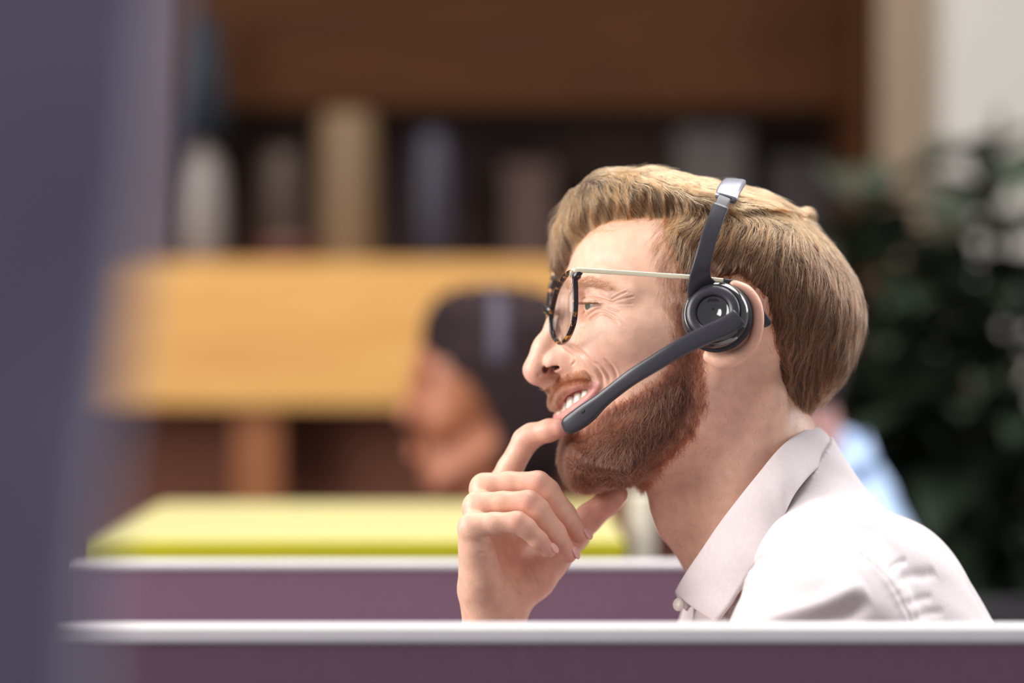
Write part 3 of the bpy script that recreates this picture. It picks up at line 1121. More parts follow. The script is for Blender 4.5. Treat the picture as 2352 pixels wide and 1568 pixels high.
for nm_, half in (('middle', (0.0048, 0.0040, 0.0014)), ('ring', (0.0046, 0.0038, 0.0013)), ('little', (0.0040, 0.0032, 0.0012))):
    r0, r1 = FINGERS[nm_][-2], FINGERS[nm_][-1]
    p0, p1 = W(*r0[:3]), W(*r1[:3])
    dd = (p1 - p0) / np.linalg.norm(p1 - p0)
    nn = np.array([0.80, -0.45, 0.40])
    nn -= dd * (nn @ dd)
    nn /= np.linalg.norm(nn)
    v, f = superell(p1 + dd * 0.0012 + nn * (r1[3] * 0.001 - 0.0004), dd, np.cross(nn, dd), nn, half, 2.6, 12)
    mesh_obj('fingernail', v, f, M_nail, person)

# ------------------------------------------------------------------ shirt
M_shirt = mat('pale_pink_cotton', (0.665, 0.588, 0.592, 1), 0.85, noise=0.03, nscale=300, bump=0.35, bscale=1800, sheen=0.15)
DM = 1.712                        # depth of the body's middle plane
SG = Grid((-40, 1470, 600), (560, 1955, 1125), 2.6)


def w4(px, py, d, r):
    return tuple(W(px, py, d) * 1000) + (r,)


def far(rows):
    return [(x, 2 * DM * 1000 - y, z, r) for x, y, z, r in rows]


SG.add(chain([w4(1908, 1292, DM, 54), w4(1982, 1428, DM, 80), w4(2070, 1640, DM, 90), (415, 1725, 640, 102)]), 20)
sh = [w4(1885, 1236, 1.665, 40), w4(1896, 1330, 1.605, 50), w4(1898, 1462, 1.558, 59)]
arm = [w4(1898, 1462, 1.558, 59), w4(1800, 1640, 1.532, 55), (70, 1535, 760, 46)]
bk = [w4(2010, 1420, 1.65, 66), w4(2076, 1600, 1.63, 71)]
ft = [w4(1742, 1425, 1.672, 45), w4(1740, 1620, 1.66, 62), (380, 1660, 660, 90)]
for rows_ in (sh, bk, ft):
    SG.add(chain(rows_), 26)
    SG.add(chain(far(rows_)), 26)
SG.add(chain(arm), 12)
far_arm = [w4(1898, 1462, 2 * DM - 1.558, 59), (35, 1800, 790, 46)]
SG.add(chain(far_arm), 20)
SG.add(chain([(35, 1800, 790, 46), tuple(wr * 0.45 + np.array([35, 1800, 790]) * 0.55) + (38,)]), 8)
na, nbk = head_world((-30, 0, -112)) * 1000, head_world((-98, 0, -235)) * 1000
nfn, nlo, nhi = cone(na, nbk, 62, 70)
pp_ = W(1780, 1141, DM) * 1000
SG.add((lambda X, Y, Z: np.maximum(nfn(X, Y, Z), -((X - float(pp_[0])) * 0.755 - (Z - float(pp_[2])) * 0.656)), nlo, nhi), 8)
SV, SQ = SG.mesh()
SV = relax(SV, SQ, 3, 0.5)
SV, SQ = subdivide(SV, SQ)
SPX = to_px(SV / 1000)
SN = vnormals(SV, SQ)
# seams (narrow) and soft folds (broad): photo line, width mm, depth mm (negative = raised)
FOLD = [([(1655, 1420), (1690, 1345), (1740, 1284), (1800, 1256), (1880, 1243), (1950, 1256), (2020, 1305), (2075, 1385), (2125, 1500)], 1.0, 2.0),
        ([(1662, 1432), (1698, 1352), (1746, 1292), (1802, 1265), (1880, 1252), (1945, 1264), (2013, 1312), (2066, 1390), (2112, 1500)], 1.8, -1.1),
        ([(1735, 1478), (1800, 1448), (1880, 1425), (1950, 1405), (1995, 1375)], 6.0, 5.0),
        ([(1720, 1440), (1800, 1420), (1880, 1393), (1950, 1360), (1990, 1340)], 7.0, -4.0),
        ([(1702, 1330), (1678, 1370), (1660, 1420), (1655, 1480)], 1.6, 1.2), ([(1722, 1330), (1695, 1375), (1678, 1430), (1672, 1490)], 1.8, 1.2),
        ([(1760, 1312), (1722, 1368), (1700, 1430)], 2.4, 0.9),
        ([(2042, 1308), (2064, 1292), (2086, 1286)], 2.2, 1.6), ([(2060, 1340), (2090, 1322), (2130, 1318), (2150, 1310)], 4.0, 2.2),
        ([(2084, 1392), (2110, 1376), (2145, 1370)], 3.0, 1.4), ([(2100, 1425), (2130, 1408), (2170, 1405)], 3.0, 1.2), ([(2112, 1460), (2140, 1450)], 2.5, 1.0),
        ([(1905, 1130), (1860, 1145), (1825, 1175), (1795, 1240)], 2.0, 0.9), ([(1960, 1155), (1900, 1165), (1840, 1200), (1800, 1260)], 4.0, 1.6),
        ([(2122, 1222), (2060, 1218), (1990, 1214), (1900, 1216)], 1.2, 0.5)]
D = np.zeros(len(SV))
for pts, w, dep in FOLD:
    P = catmull(pts, max(16, 8 * len(pts)))
    lo, hi = P.min(0) - 60, P.max(0) + 60
    m = (SPX > lo).all(1) & (SPX < hi).all(1) & (SN[:, 1] < 0.25)
    d, fr = line_dist(SPX[m], P)
    D[m] += dep * np.exp(-(d * 0.285 / w) ** 2) * np.clip(np.minimum(fr, 1 - fr) * 5, 0, 1)
# small puckers along the armhole seam, slow unevenness everywhere
P = catmull(FOLD[0][0], 80)
m = (SN[:, 1] < 0.2)
d, fr = line_dist(SPX, P)
D += m * 0.22 * np.sin(fr * 150 + 2 * np.sin(fr * 37)) * np.exp(-(d * 0.285 / 5.0) ** 2)
D += 0.5 * np.sin(SV[:, 0] * 0.11 + SV[:, 2] * 0.07) * np.sin(SV[:, 2] * 0.13 + SV[:, 1] * 0.09 + 1.0)
SV = SV - SN * D[:, None]
shirt = mesh_obj('shirt', SV / 1000, SQ, M_shirt, person)

# collar: fold line on top, falling edge below, from the nape round to the front, both sides
CU = [(1880, 979, 1.712), (1852, 985, 1.672), (1795, 1024, 1.640), (1742, 1086, 1.628), (1692, 1150, 1.625), (1642, 1215, 1.628), (1600, 1277, 1.640), (1570, 1325, 1.655), (1549, 1358, 1.674)]
CL = [(1914, 1056, 1.712), (1878, 1074, 1.655), (1826, 1134, 1.620), (1788, 1212, 1.607), (1754, 1270, 1.601), (1722, 1320, 1.601), (1692, 1366, 1.604), (1668, 1402, 1.608), (1645, 1432, 1.618)]
CI = [(1895, 1075, 1.712), (1862, 1085, 1.680), (1805, 1110, 1.650), (1760, 1160, 1.638), (1715, 1220, 1.634), (1670, 1280, 1.637), (1630, 1335, 1.648), (1600, 1375, 1.660), (1575, 1402, 1.676)]


def collar_rows(C):
    near = np.array([W(*p) for p in C])
    fr = near.copy()
    fr[:, 1] = 2 * DM - fr[:, 1]
    fr[:, 0] += 0.022 * np.linspace(0, 1, len(fr)) ** 1.5
    fr[:, 2] += 0.004 * np.linspace(0, 1, len(fr))
    return catmull(np.concatenate([fr[::-1], near[1:]]), 97)


U_, L_, I_ = collar_rows(CU), collar_rows(CL), collar_rows(CI)
ax = np.array([W(1760, 1150, DM)])


def cloth_strip(A, B, bulge, thick, m=14):
    """double sheet between two edge curves, bowed outward from the neck"""
    t = np.linspace(0, 1, m)[None, :, None]
    S0 = A[:, None, :] * (1 - t) + B[:, None, :] * t
    out = S0 - np.array([ax[0][0] + 0.01, DM, 0])
    out[..., 2] *= 0.0
    out /= np.maximum(np.linalg.norm(out, axis=-1, keepdims=True), 1e-6)
    out[..., 2] += 0.25
    S0 = S0 + out * bulge * np.sin(np.pi * np.clip(t * 1.0, 0, 1)) ** 0.7
    i = np.arange(S0.shape[0])[:, None, None]
    S0 = S0 + out * 0.0008 * np.sin(i * 0.9 + 2 * np.sin(i * 0.31)) * t ** 2 + out * 0.0005 * np.sin(i * 0.37 + t * 6)
    # stitched line just inside the falling edge
    S0 = S0 - out * 0.0006 * np.exp(-((t - 0.88) / 0.03) ** 2)
    n_, m_ = S0.shape[:2]
    inn = S0 - out * thick
    V = np.concatenate([S0.reshape(-1, 3), inn.reshape(-1, 3)])
    o = n_ * m_
    F = []
    for a in range(n_ - 1):
        for b in range(m_ - 1):
            q = (a * m_ + b, a * m_ + b + 1, (a + 1) * m_ + b + 1, (a + 1) * m_ + b)
            F.append(q)
            F.append(tuple(x + o for x in q[::-1]))
    for a in range(n_ - 1):
        for b in (0, m_ - 1):
            F.append((a * m_ + b, (a + 1) * m_ + b, (a + 1) * m_ + b + o, a * m_ + b + o))
    for b in range(m_ - 1):
        for a in (0, n_ - 1):
            F.append((a * m_ + b, a * m_ + b + o, a * m_ + b + 1 + o, a * m_ + b + 1))
    return V, F


v, f = cloth_strip(U_, L_, 0.0035, 0.0022)
col_o = mesh_obj('collar', v, f, M_shirt, shirt)
bm = bmesh.new()
bm.from_mesh(col_o.data)
bmesh.ops.recalc_face_normals(bm, faces=bm.faces[:])
bm.to_mesh(col_o.data)
bm.free()
v, f = cloth_strip(U_, I_, 0.001, 0.0018)
st_o = mesh_obj('collar_stand', v, f, M_shirt, shirt)
v, f = lathe([(0.0005, 0), (0.0042, 0), (0.0047, 0.0008), (0.0042, 0.0016), (0.0005, 0.0018)], W(1560, 1388, 1.664), (-0.6, -0.75, 0.2), 20)
mesh_obj('button', v, f, mat('button_shell', lin(226, 214, 204), 0.25), shirt)

# ------------------------------------------------------------------ eyes and teeth
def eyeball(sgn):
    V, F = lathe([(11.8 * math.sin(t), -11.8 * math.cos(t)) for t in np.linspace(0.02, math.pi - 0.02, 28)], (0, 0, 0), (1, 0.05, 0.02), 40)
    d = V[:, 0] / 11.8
    c = np.tile([0.40, 0.35, 0.33], (len(V), 1))  # sclera greyed, shade of the eyelids is put into its colour
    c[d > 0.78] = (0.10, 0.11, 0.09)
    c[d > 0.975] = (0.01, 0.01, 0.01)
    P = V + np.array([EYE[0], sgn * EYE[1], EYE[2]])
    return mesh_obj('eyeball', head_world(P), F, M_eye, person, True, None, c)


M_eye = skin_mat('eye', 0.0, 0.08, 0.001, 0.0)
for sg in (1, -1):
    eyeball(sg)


ARCH = catmull([(108.5, 0, -57, -68), (107.2, 9.3, -55.5, -67), (102.8, 18.3, -51, -62.5), (96.6, 25.8, -47.2, -58), (89.5, 31.8, -44.5, -53), (80.5, 35.8, -43, -49.5)], 101)
arc = np.concatenate([[0], np.cumsum(np.linalg.norm(np.diff(ARCH[:, :2], axis=0), axis=1))])
tw = [8.4, 6.8, 7.6, 7.0, 6.8]
pieces = []
for sg in (1, -1):
    s0 = 0
    for q, wd in enumerate(tw):
        sm = s0 + wd / 2
        s0 += wd
        P = np.array([np.interp(sm, arc, ARCH[:, i]) for i in range(4)])
        P2 = np.array([np.interp(sm + 1, arc, ARCH[:, i]) for i in range(2)])
        T = np.array([P2[0] - P[0], P2[1] - P[1], 0])
        T /= np.linalg.norm(T)
        Nn = np.array([T[1], -T[0], 0])
        T[1] *= sg
        Nn[1] *= sg
        c = np.array([P[0], sg * P[1], (P[2] + P[3]) / 2])
        hh = (P[2] - P[3]) / 2 * (0.94 if q == 1 else 1.02 if q == 2 else 1)
        pieces.append(superell(c, Nn, T, np.array([0, 0, 1.0]), (2.6, wd * 0.485, hh), 2.9))
v, f = join(*pieces)
mesh_obj('teeth', head_world(v), f, mat('enamel', lin(250, 243, 228), 0.18, spec=0.6), person)
gum = np.concatenate([np.stack([ARCH[::-1, 0], -ARCH[::-1, 1], ARCH[::-1, 2]], 1), np.stack([ARCH[1:, 0], ARCH[1:, 1], ARCH[1:, 2]], 1)])
gum[:, 0] -= 1.2
gum[:, 2] += 1.2
v, f = sweep(gum[::4], (0, 0, 1.0), 2.4, 2.6, 10)
mesh_obj('gum', head_world(v), f, mat('gum', lin(186, 92, 92), 0.3), person)

# ------------------------------------------------------------------ eyeglasses
m, nt, b = new_mat('tortoiseshell')
tc = nt.nodes.new('ShaderNodeTexCoord')
n1 = nt.nodes.new('ShaderNodeTexNoise')
n1.inputs['Scale'].default_value = 160
n1.inputs['Detail'].default_value = 3
r = nt.nodes.new('ShaderNodeValToRGB')
r.color_ramp.elements[0].position = 0.55
r.color_ramp.elements[0].color = lin(34, 26, 32)
r.color_ramp.elements[1].position = 0.66
r.color_ramp.elements[1].color = lin(206, 140, 52)
nt.links.new(tc.outputs['Object'], n1.inputs['Vector'])
nt.links.new(n1.outputs['Fac'], r.inputs['Fac'])
nt.links.new(r.outputs['Color'], b.inputs['Base Color'])
b.inputs['Roughness'].default_value = 0.16
M_tort = m
M_gold = mat('pale_gold', lin(250, 238, 206), 0.36, metal=0.7, noise=0.02)
M_black = mat('black_plastic', lin(38, 38, 44), 0.42, noise=0.05, nscale=80)
m = bpy.data.materials.new('lens_glass')
m.use_nodes = True
nt = m.node_tree
nt.nodes.clear()
out = nt.nodes.new('ShaderNodeOutputMaterial')
mix = nt.nodes.new('ShaderNodeMixShader')
lw = nt.nodes.new('ShaderNodeLayerWeight')
pw = nt.nodes.new('ShaderNodeMath')
pw.operation = 'POWER'
pw.inputs[1].default_value = 4.0
fr = nt.nodes.new('ShaderNodeMath')
fr.operation = 'MULTIPLY_ADD'
fr.inputs[1].default_value = 0.5
fr.inputs[2].default_value = 0.025
nt.links.new(lw.outputs['Facing'], pw.inputs[0])
nt.links.new(pw.outputs[0], fr.inputs[0])
tr = nt.nodes.new('ShaderNodeBsdfTransparent')
tr.inputs['Color'].default_value = (0.97, 0.975, 0.97, 1)
gl = nt.nodes.new('ShaderNodeBsdfGlossy')
gl.inputs['Roughness'].default_value = 0.03
nt.links.new(fr.outputs[0], mix.inputs[0])
nt.links.new(tr.outputs[0], mix.inputs[1])
nt.links.new(gl.outputs[0], mix.inputs[2])
nt.links.new(mix.outputs[0], out.inputs['Surface'])
M_lens = m

gls = thing('eyeglasses', 'tortoiseshell eyeglasses with pale gold temples on the bearded man', 'eyeglasses', head_world((110, 0, 10)))
RIM = [(1319, 626), (1309, 625), (1297, 636), (1282, 661), (1273, 690), (1267, 720), (1267, 750), (1273, 774), (1286, 788), (1299, 782), (1310, 764), (1319, 736), (1322, 700), (1322, 665), (1321, 640)]
rim = np.array([hp(x, y, min(max((x - 1257), 8), 63)) for x, y in RIM])
rim_c = catmull(np.concatenate([rim, rim[:3]]), 120)
i0 = 8
# closed loop without the overlap of the wrapped ends
step = 119 / (len(RIM) + 2)
loop = catmull(np.concatenate([rim[-2:], rim, rim[:3]]), 1 + 8 * (len(RIM) + 4))[16:16 + 8 * len(RIM)]
ctr = loop.mean(0)
nrm = np.linalg.svd(loop - ctr)[2][2]
nrm = nrm * np.sign(nrm[0])


def mir(P):
    return np.asarray(P) * np.array([1, -1, 1])


for sg in (1, -1):
    g = (lambda P: P) if sg > 0 else mir
    v, f = sweep(g(loop), g(nrm), 1.35, 1.9, 12, 2.6, closed=True)
    o = mesh_obj('lens_rim', head_world(v), f, M_tort, gls)
    inner = ctr + (loop - ctr) * 0.985
    k = len(inner)
    V = np.concatenate([g(inner + nrm * 0.5), g(inner - nrm * 0.5), [g(ctr + nrm * 1.0)], [g(ctr - nrm * 0.1)]])
    F = []
    for i in range(k):
        j = (i + 1) % k
        F += [(i, j, 2 * k), (k + j, k + i, 2 * k + 1), (i, k + i, k + j), (i, k + j, j)]
    mesh_obj('lens', head_world(V), F, M_lens, gls)
    hinge = [hp(1320, 648, 62.3), hp(1323, 636, 63.5), hp(1331, 629, 65), hp(1336, 631, 65.5)]
    v, f = sweep(g(catmull(hinge, 10)), (0, 0, 1.0), [1.2 + 1.2 * math.sin(math.pi * t) for t in np.linspace(0, 1, 10)], [1.4 + 1.4 * math.sin(math.pi * t) for t in np.linspace(0, 1, 10)], 12, 3)
    mesh_obj('end_piece', head_world(v), f, M_tort, gls)
    tp = [hp(1313, 636, 61.5), hp(1316, 624, 63.5), hp(1328, 620.5, 66), hp(1400, 624.5, 69), hp(1500, 631, 74), hp(1590, 637, 79), hp(1680, 647, 79.5)]
    v, f = sweep(g(catmull(tp, 60)), g(np.array([0.1, 1.0, 0])), 1.6, 0.75, 12, 4)
    mesh_obj('temple', head_world(v), f, M_gold, gls)
    tip = [hp(1660, 645, 79.5), hp(1705, 656, 79), hp(1732, 694, 78), hp(1752, 728, 76), hp(1765, 748, 74)]
    v, f = sweep(g(catmull(tip, 24)), g(np.array([0.1, 1.0, 0])), [1.8 + 1.7 * t for t in np.linspace(0, 1, 22)] + [3.0, 1.2], [1.4] * 22 + [1.2, 0.6], 12, 2.4)
    mesh_obj('temple_tip', head_world(v), f, M_black, gls)
    pad = [np.array([110.0, 9.2, 4]), np.array([112.0, 9.6, -3])]
    v, f = sweep(g(np.array(pad)), g(np.array([0, 1.0, 0])), 2.4, 0.9, 10)
    mesh_obj('nose_pad', head_world(v), f, M_lens, gls)
a = hp(1269, 716, 10)
br = catmull([a, (a[0] + 3, 6, a[2] + 1.5), (a[0] + 4.5, 0, a[2] + 2), (a[0] + 3, -6, a[2] + 1.5), mir(a)], 24)
v, f = sweep(br, (0.1, 0, 1.0), 1.6, 2.6, 12, 2.6)
mesh_obj('bridge', head_world(v), f, M_tort, gls)

# ------------------------------------------------------------------ headset
M_hs = mat('charcoal_plastic', lin(50, 49, 56), 0.32, noise=0.04, nscale=200)
M_hs_gloss = mat('gloss_black', lin(30, 29, 34), 0.07, coat=1.0)
M_foam = mat('black_foam', lin(26, 26, 36), 0.75, noise=0.15, nscale=700, bump=0.5, bscale=1200)
M_steel = mat('grey_metal', lin(150, 150, 162), 0.32, metal=0.75, noise=0.03)
hc_base = W(1650, 731, 1.618)
hc_ax = W(1633, 711, 1.594) - hc_base
hc_ax /= np.linalg.norm(hc_ax)
hs = thing('headset', 'dark grey call headset with a microphone boom worn by the bearded man', 'headset', hc_base)
mm = 0.001
v, f = lathe([(12 * mm, -1 * mm), (19 * mm, -1.5 * mm), (22.8 * mm, 0.2 * mm), (24.2 * mm, 3.6 * mm), (23.2 * mm, 7.6 * mm), (20 * mm, 9 * mm), (12 * mm, 9 * mm), (12 * mm, -1 * mm)], hc_base, hc_ax, 64)
mesh_obj('ear_cushion', v, f, M_foam, hs)
v, f = lathe([(0.1 * mm, 8 * mm), (21.4 * mm, 8 * mm), (22.6 * mm, 9.5 * mm), (22.7 * mm, 12 * mm), (21.6 * mm, 15 * mm), (19.6 * mm, 17.2 * mm), (18.3 * mm, 17.8 * mm), (18.1 * mm, 16.8 * mm), (0.1 * mm, 16.8 * mm)], hc_base, hc_ax, 64)
mesh_obj('ear_housing', v, f, M_hs_gloss, hs)
v, f = lathe([(17.7 * mm, 16.5 * mm), (17.9 * mm, 19.2 * mm), (17.0 * mm, 20.4 * mm), (14.5 * mm, 21.0 * mm), (12.2 * mm, 20.6 * mm), (11.3 * mm, 19.6 * mm), (11.1 * mm, 16.5 * mm)], hc_base, hc_ax, 64)
mesh_obj('face_ring', v, f, M_hs, hs)
v, f = lathe([(11.2 * mm, 17.0 * mm), (11.1 * mm, 18.3 * mm), (10.4 * mm, 18.0 * mm), (8 * mm, 17.2 * mm), (4 * mm, 16.9 * mm), (0.1 * mm, 16.85 * mm)], hc_base, hc_ax, 64)
mesh_obj('centre_dish', v, f, M_hs_gloss, hs)


def hpath(rows, n=40):
    """(px, py, L, ...) rows to world points plus the extra columns, smoothed"""
    P = np.array([list(head_world(hp(*q[:3]))) + list(q[3:]) for q in rows])
    return catmull(P, n)


p = hpath([(1616, 672, 87, 12.0), (1610, 655, 90, 9.8), (1608, 638, 93, 7.6), (1611, 612, 96, 6.0), (1618, 585, 96.5, 5.6), (1629, 545, 94, 5.5), (1642, 508, 89.5, 5.4), (1656, 472, 83, 5.3)], 40)
outw = np.tile(H_L, (40, 1)) + np.linspace(0, 0.45, 40)[:, None] * H_U
v, f = sweep(p[:, :3], outw, p[:, 3] * mm, 1.5 * mm, 20, 4)
mesh_obj('headband_arm', v, f, M_hs, hs)
p = hpath([(1654, 478, 82.5, 4.6), (1663, 457, 77, 4.5), (1672, 442, 71, 4.4)], 12)
v, f = sweep(p[:, :3], H_L + 0.6 * H_U, p[:, 3] * mm, 1.0 * mm, 20, 5)
mesh_obj('slider', v, f, M_hs, hs)
p = hpath([(1667, 455, 75, 7.6), (1674, 438, 66, 7.8), (1682, 425, 54, 7.8), (1688, 418, 42, 7.6)], 20)
v, f = sweep(p[:, :3], np.tile(H_L, (20, 1)) * np.linspace(1, 0.35, 20)[:, None] + np.linspace(0.7, 1.2, 20)[:, None] * H_U, p[:, 3] * mm, 2.6 * mm, 20, 4)
mesh_obj('band_clamp', v, f, M_steel, hs)['label'] = 'pale grey clamp on the headband'
tp = hp(1688, 419, 40)
arc_ = [tp, (tp[0], 22, tp[2] + 3.6), (tp[0], 0, tp[2] + 4.6), (tp[0], -24, tp[2] + 3.2), (tp[0] + 2, -52, tp[2] - 11), (tp[0] + 6, -76, tp[2] - 36), (tp[0] + 14, -90, 40), (tp[0] + 20, -94, 15)]
pb = catmull(arc_, 60)
cen = np.array([tp[0], 0, 20.0])
v, f = sweep(head_world(pb), (pb - cen) @ H_M, 4.6 * mm, 1.0 * mm, 16, 5)
mesh_obj('headband', v, f, M_hs, hs)
v, f = lathe([(0.1, -90), (14, -90), (16, -87), (16, -84), (0.1, -82)], (0, 0, 0), (0, 1, 0), 32)
mesh_obj('temple_pad', head_world(v + np.array([tp[0] + 20, -3, 14])), f, M_foam, hs)

boom = [(1697, 728, 110, 6.0, 3.0), (1668, 749, 110.5, 6.6, 3.2), (1620, 770, 110, 6.3, 3.1), (1560, 800, 107, 5.9, 3.0), (1500, 836, 101, 5.6, 2.9), (1450, 867, 94, 5.3, 2.8), (1405, 901, 84, 5.1, 2.8), (1378, 923, 78, 5.4, 3.0), (1352, 945, 72, 6.8, 3.4), (1328, 963, 66, 7.0, 3.6), (1306, 977, 61, 6.2, 3.4), (1297, 982, 59, 4.2, 2.4)]
p = hpath(boom, 90)
v, f = sweep(p[:, :3], (0.05, -1, 0.25), p[:, 3] * mm, p[:, 4] * mm, 24, 3.2)
mesh_obj('microphone_boom', v, f, M_hs, hs)
k = int(89 * 8.25 / 11)
c_ = p[k, :3]
T = p[k + 1, :3] - p[k - 1, :3]
T /= np.linalg.norm(T)
up_ = np.array([0.05, -1, 0.25])
S_ = np.cross(T, up_)
S_ /= np.linalg.norm(S_)
Nn = np.cross(S_, T)
v, f = superell(c_ + Nn * p[k, 4] * mm * 0.98 * np.sign(Nn @ up_) - S_ * 0.0018 * np.sign(S_[2] + 1e-9) * -1, T, S_, Nn, (0.0018, 0.0008, 0.0004), 4, 10)
mesh_obj('microphone_slot', v, f, mat('slot_black', (0.004, 0.004, 0.005, 1), 0.6), hs)

# ------------------------------------------------------------------ hair and beard
def smooth(x):
    x = np.clip(x, 0, 1)
    return x * x * (3 - 2 * x)


def fu_grid(Gd):
    F_ = Gd.lo[0] + Gd.h * np.arange(Gd.n[0])
    U_g = Gd.lo[2] + Gd.h * np.arange(Gd.n[2])
    A, B = np.meshgrid(F_, U_g, indexing='ij')
    return A, B


POLY_HAIR = [(1420, 488, 40), (1480, 466, 50), (1545, 474, 62), (1524, 540, 68), (1514, 595, 68), (1530, 645, 70), (1530, 700, 71), (1548, 770, 72), (1600, 800, 72), (1602, 700, 76), (1640, 655, 76), (1700, 645, 76), (1752, 690, 76), (1768, 760, 72), (1782, 810, 68), (1798, 880, 60), (1812, 930, 50), (1846, 960, 35), (1884, 976, 5), (1940, 975, 0), (2040, 850, 0), (2060, 600, 0), (1990, 440, 0), (1860, 370, 0), (1600, 330, 0), (1420, 330, 0), (1390, 420, 20)]
PH = np.array([hp(*q)[[0, 2]] for q in POLY_HAIR])
POLY_TOP = [(1440, 492, 40), (1500, 474, 48), (1560, 474, 58), (1640, 492, 62), (1720, 490, 60), (1800, 486, 50), (1862, 505, 15), (1890, 490, 0), (1880, 430, 0), (1760, 380, 0), (1560, 330, 0), (1420, 330, 0)]
PT = np.array([hp(*q)[[0, 2]] for q in POLY_TOP])
A, B = fu_grid(G)
AB = np.stack([A.ravel(), B.ravel()], 1)
dh = poly_dist(AB, PH).reshape(A.shape)
dt = poly_dist(AB, PT).reshape(A.shape)
tmax = 4.0 + 3.0 * smooth((B - 20) / 50) * smooth((A + 70) / 40) + 8.5 * smooth((-A - 30) / 55) * smooth((B + 72) / 40) * smooth((50 - B) / 70)
tmax *= 0.35 + 0.65 * smooth((B + 75) / 60)
front = smooth((A - 8) / 12) * smooth((62 - B) / 20)
sb = front * smooth((25 - B) / 20)
tmax = tmax * (1 - sb) + 0.3 * sb
T2 = -2.5 + (tmax + 2.5) * smooth((dh + 2 - 3 * front) / (13 + 12 * front)) + 4.0 * smooth((dt + 1) / 5)
HGv = G.v - T2[:, None, :].astype(np.float32)
HG = Grid(G.lo, G.lo + G.h, G.h)
HG.n = G.n
HG.v = HGv
for c, r_ in (((46, -2, 84), (36, 44, 24)), ((74, -12, 84), (23, 34, 24)), ((91, -24, 70), (17, 28, 24)), ((103, -31, 51), (9, 20, 21)), ((16, 0, 80), (38, 50, 21))):
    HG.add(ell(c, r_), 9)
HG.add(ell(tuple(hp(1884, 842, 0)), (17, 50, 27), rot_axes(0, -25, 0)), 14)
HG.add(ell(tuple(hp(1852, 496, 0)), (6, 12, 6), rot_axes(0, 35, 0)), 5)
Fg = (HG.lo[0] + HG.h * np.arange(HG.n[0]))[:, None, None]
Lg = (HG.lo[1] + HG.h * np.arange(HG.n[1]))[None, :, None]
Ug = (HG.lo[2] + HG.h * np.arange(HG.n[2]))[None, None, :]
wt = smooth((Ug - 58) / 14) * smooth((Fg - 5) / 20)
wave = np.sin(Fg * 0.37 + 2.2 * np.sin(Fg * 0.061 + 0.4) + 1.4 * np.sin(Ug * 0.07) + 0.05 * Lg) * (0.55 + 0.45 * np.sin(Fg * 0.13 + 1.0)) + 0.6 * np.sin(Fg * 0.83 + Ug * 0.10 + 1.3 * np.sin(Fg * 0.09))
HG.v += (0.95 * wt * wave * (0.45 + 0.55 * smooth((104 - Ug) / 16))).astype(np.float32)
ws = (1 - wt) * smooth((np.abs(Lg) - 10) / 20)
q_ = Fg * 0.9 + Ug * (0.42 * smooth((Fg + 70) / 60))
wave = np.sin(q_ * 0.75 + 1.6 * np.sin(Ug * 0.08)) + 0.7 * np.sin(q_ * 1.55 + 0.9 * np.sin(Fg * 0.11) + 0.05 * Ug)
HG.v += (0.42 * ws * wave).astype(np.float32)
SHV, SHQ = HG.mesh()
SHV = relax(SHV, SHQ, 2, 0.5)
# keep only the skin of the shell that stands clear of the head
far_ = G.sample(SHV) > 0.25
keep = far_[SHQ].any(1)
SHQ = SHQ[keep]
used = np.unique(SHQ)
mp_ = np.full(len(SHV), -1)
mp_[used] = np.arange(len(used))
SHV, SHQ = SHV[used], mp_[SHQ]
M_hairbase = mat('hair_base', (0.06, 0.028, 0.012, 1), 0.8, noise=0.35, nscale=260)
hair = mesh_obj('hair', head_world(SHV - 0.8 * HG.grad(SHV)), SHQ, M_hairbase, person)

GUIDE = [  # lines of flow on the near side as photo pixels, root to tip, with the L they lie at
    ([(1386, 384), (1392, 410), (1408, 446), (1434, 482)], 10), ([(1322, 408), (1304, 440), (1316, 480), (1352, 520)], -5), ([(1292, 460), (1272, 505), (1282, 548), (1314, 590)], -15),
    ([(1440, 383), (1446, 405), (1462, 440), (1484, 470)], 15), ([(1490, 385), (1502, 410), (1528, 445), (1556, 470)], 22), ([(1545, 384), (1566, 408), (1600, 440), (1640, 472)], 28),
    ([(1590, 396), (1640, 420), (1680, 436)], 5), ([(1350, 392), (1372, 382), (1392, 380)], 0), ([(1600, 408), (1650, 445), (1690, 478)], 35), ([(1700, 445), (1760, 455), (1820, 470), (1862, 492)], 20), ([(1700, 475), (1770, 476), (1830, 482), (1862, 496)], 45),
    ([(1552, 478), (1530, 520), (1512, 560), (1498, 600)], 66), ([(1600, 482), (1562, 540), (1536, 600), (1522, 660)], 70), ([(1640, 496), (1610, 560), (1585, 620), (1575, 680)], 74), ([(1560, 680), (1560, 740), (1572, 800)], 73),
    ([(1700, 496), (1665, 560), (1640, 610), (1620, 650)], 74), ([(1760, 496), (1720, 560), (1690, 620), (1680, 650)], 72), ([(1820, 500), (1780, 570), (1752, 640), (1745, 690)], 66), ([(1858, 505), (1830, 600), (1805, 700), (1790, 790)], 55),
    ([(1880, 520), (1880, 640), (1855, 760), (1830, 880)], 40), ([(1905, 545), (1930, 660), (1915, 780), (1880, 900)], 20), ([(1930, 580), (1972, 690), (1972, 790), (1940, 890)], 0),
    ([(1800, 800), (1812, 860), (1835, 930)], 55), ([(1860, 850), (1865, 910), (1880, 970)], 25), ([(1940, 840), (1925, 890), (1900, 930)], 5)]
gp, gd, gl_ = [], [], []
for pts, L in GUIDE:
    P = np.array([hp(x, y, L) for x, y in catmull(pts, 16)])
    T = np.gradient(P, axis=0)
    T /= np.linalg.norm(T, axis=1)[:, None]
    gp.append(P)
    gd.append(T)
gp, gd = np.concatenate(gp), np.concatenate(gd)


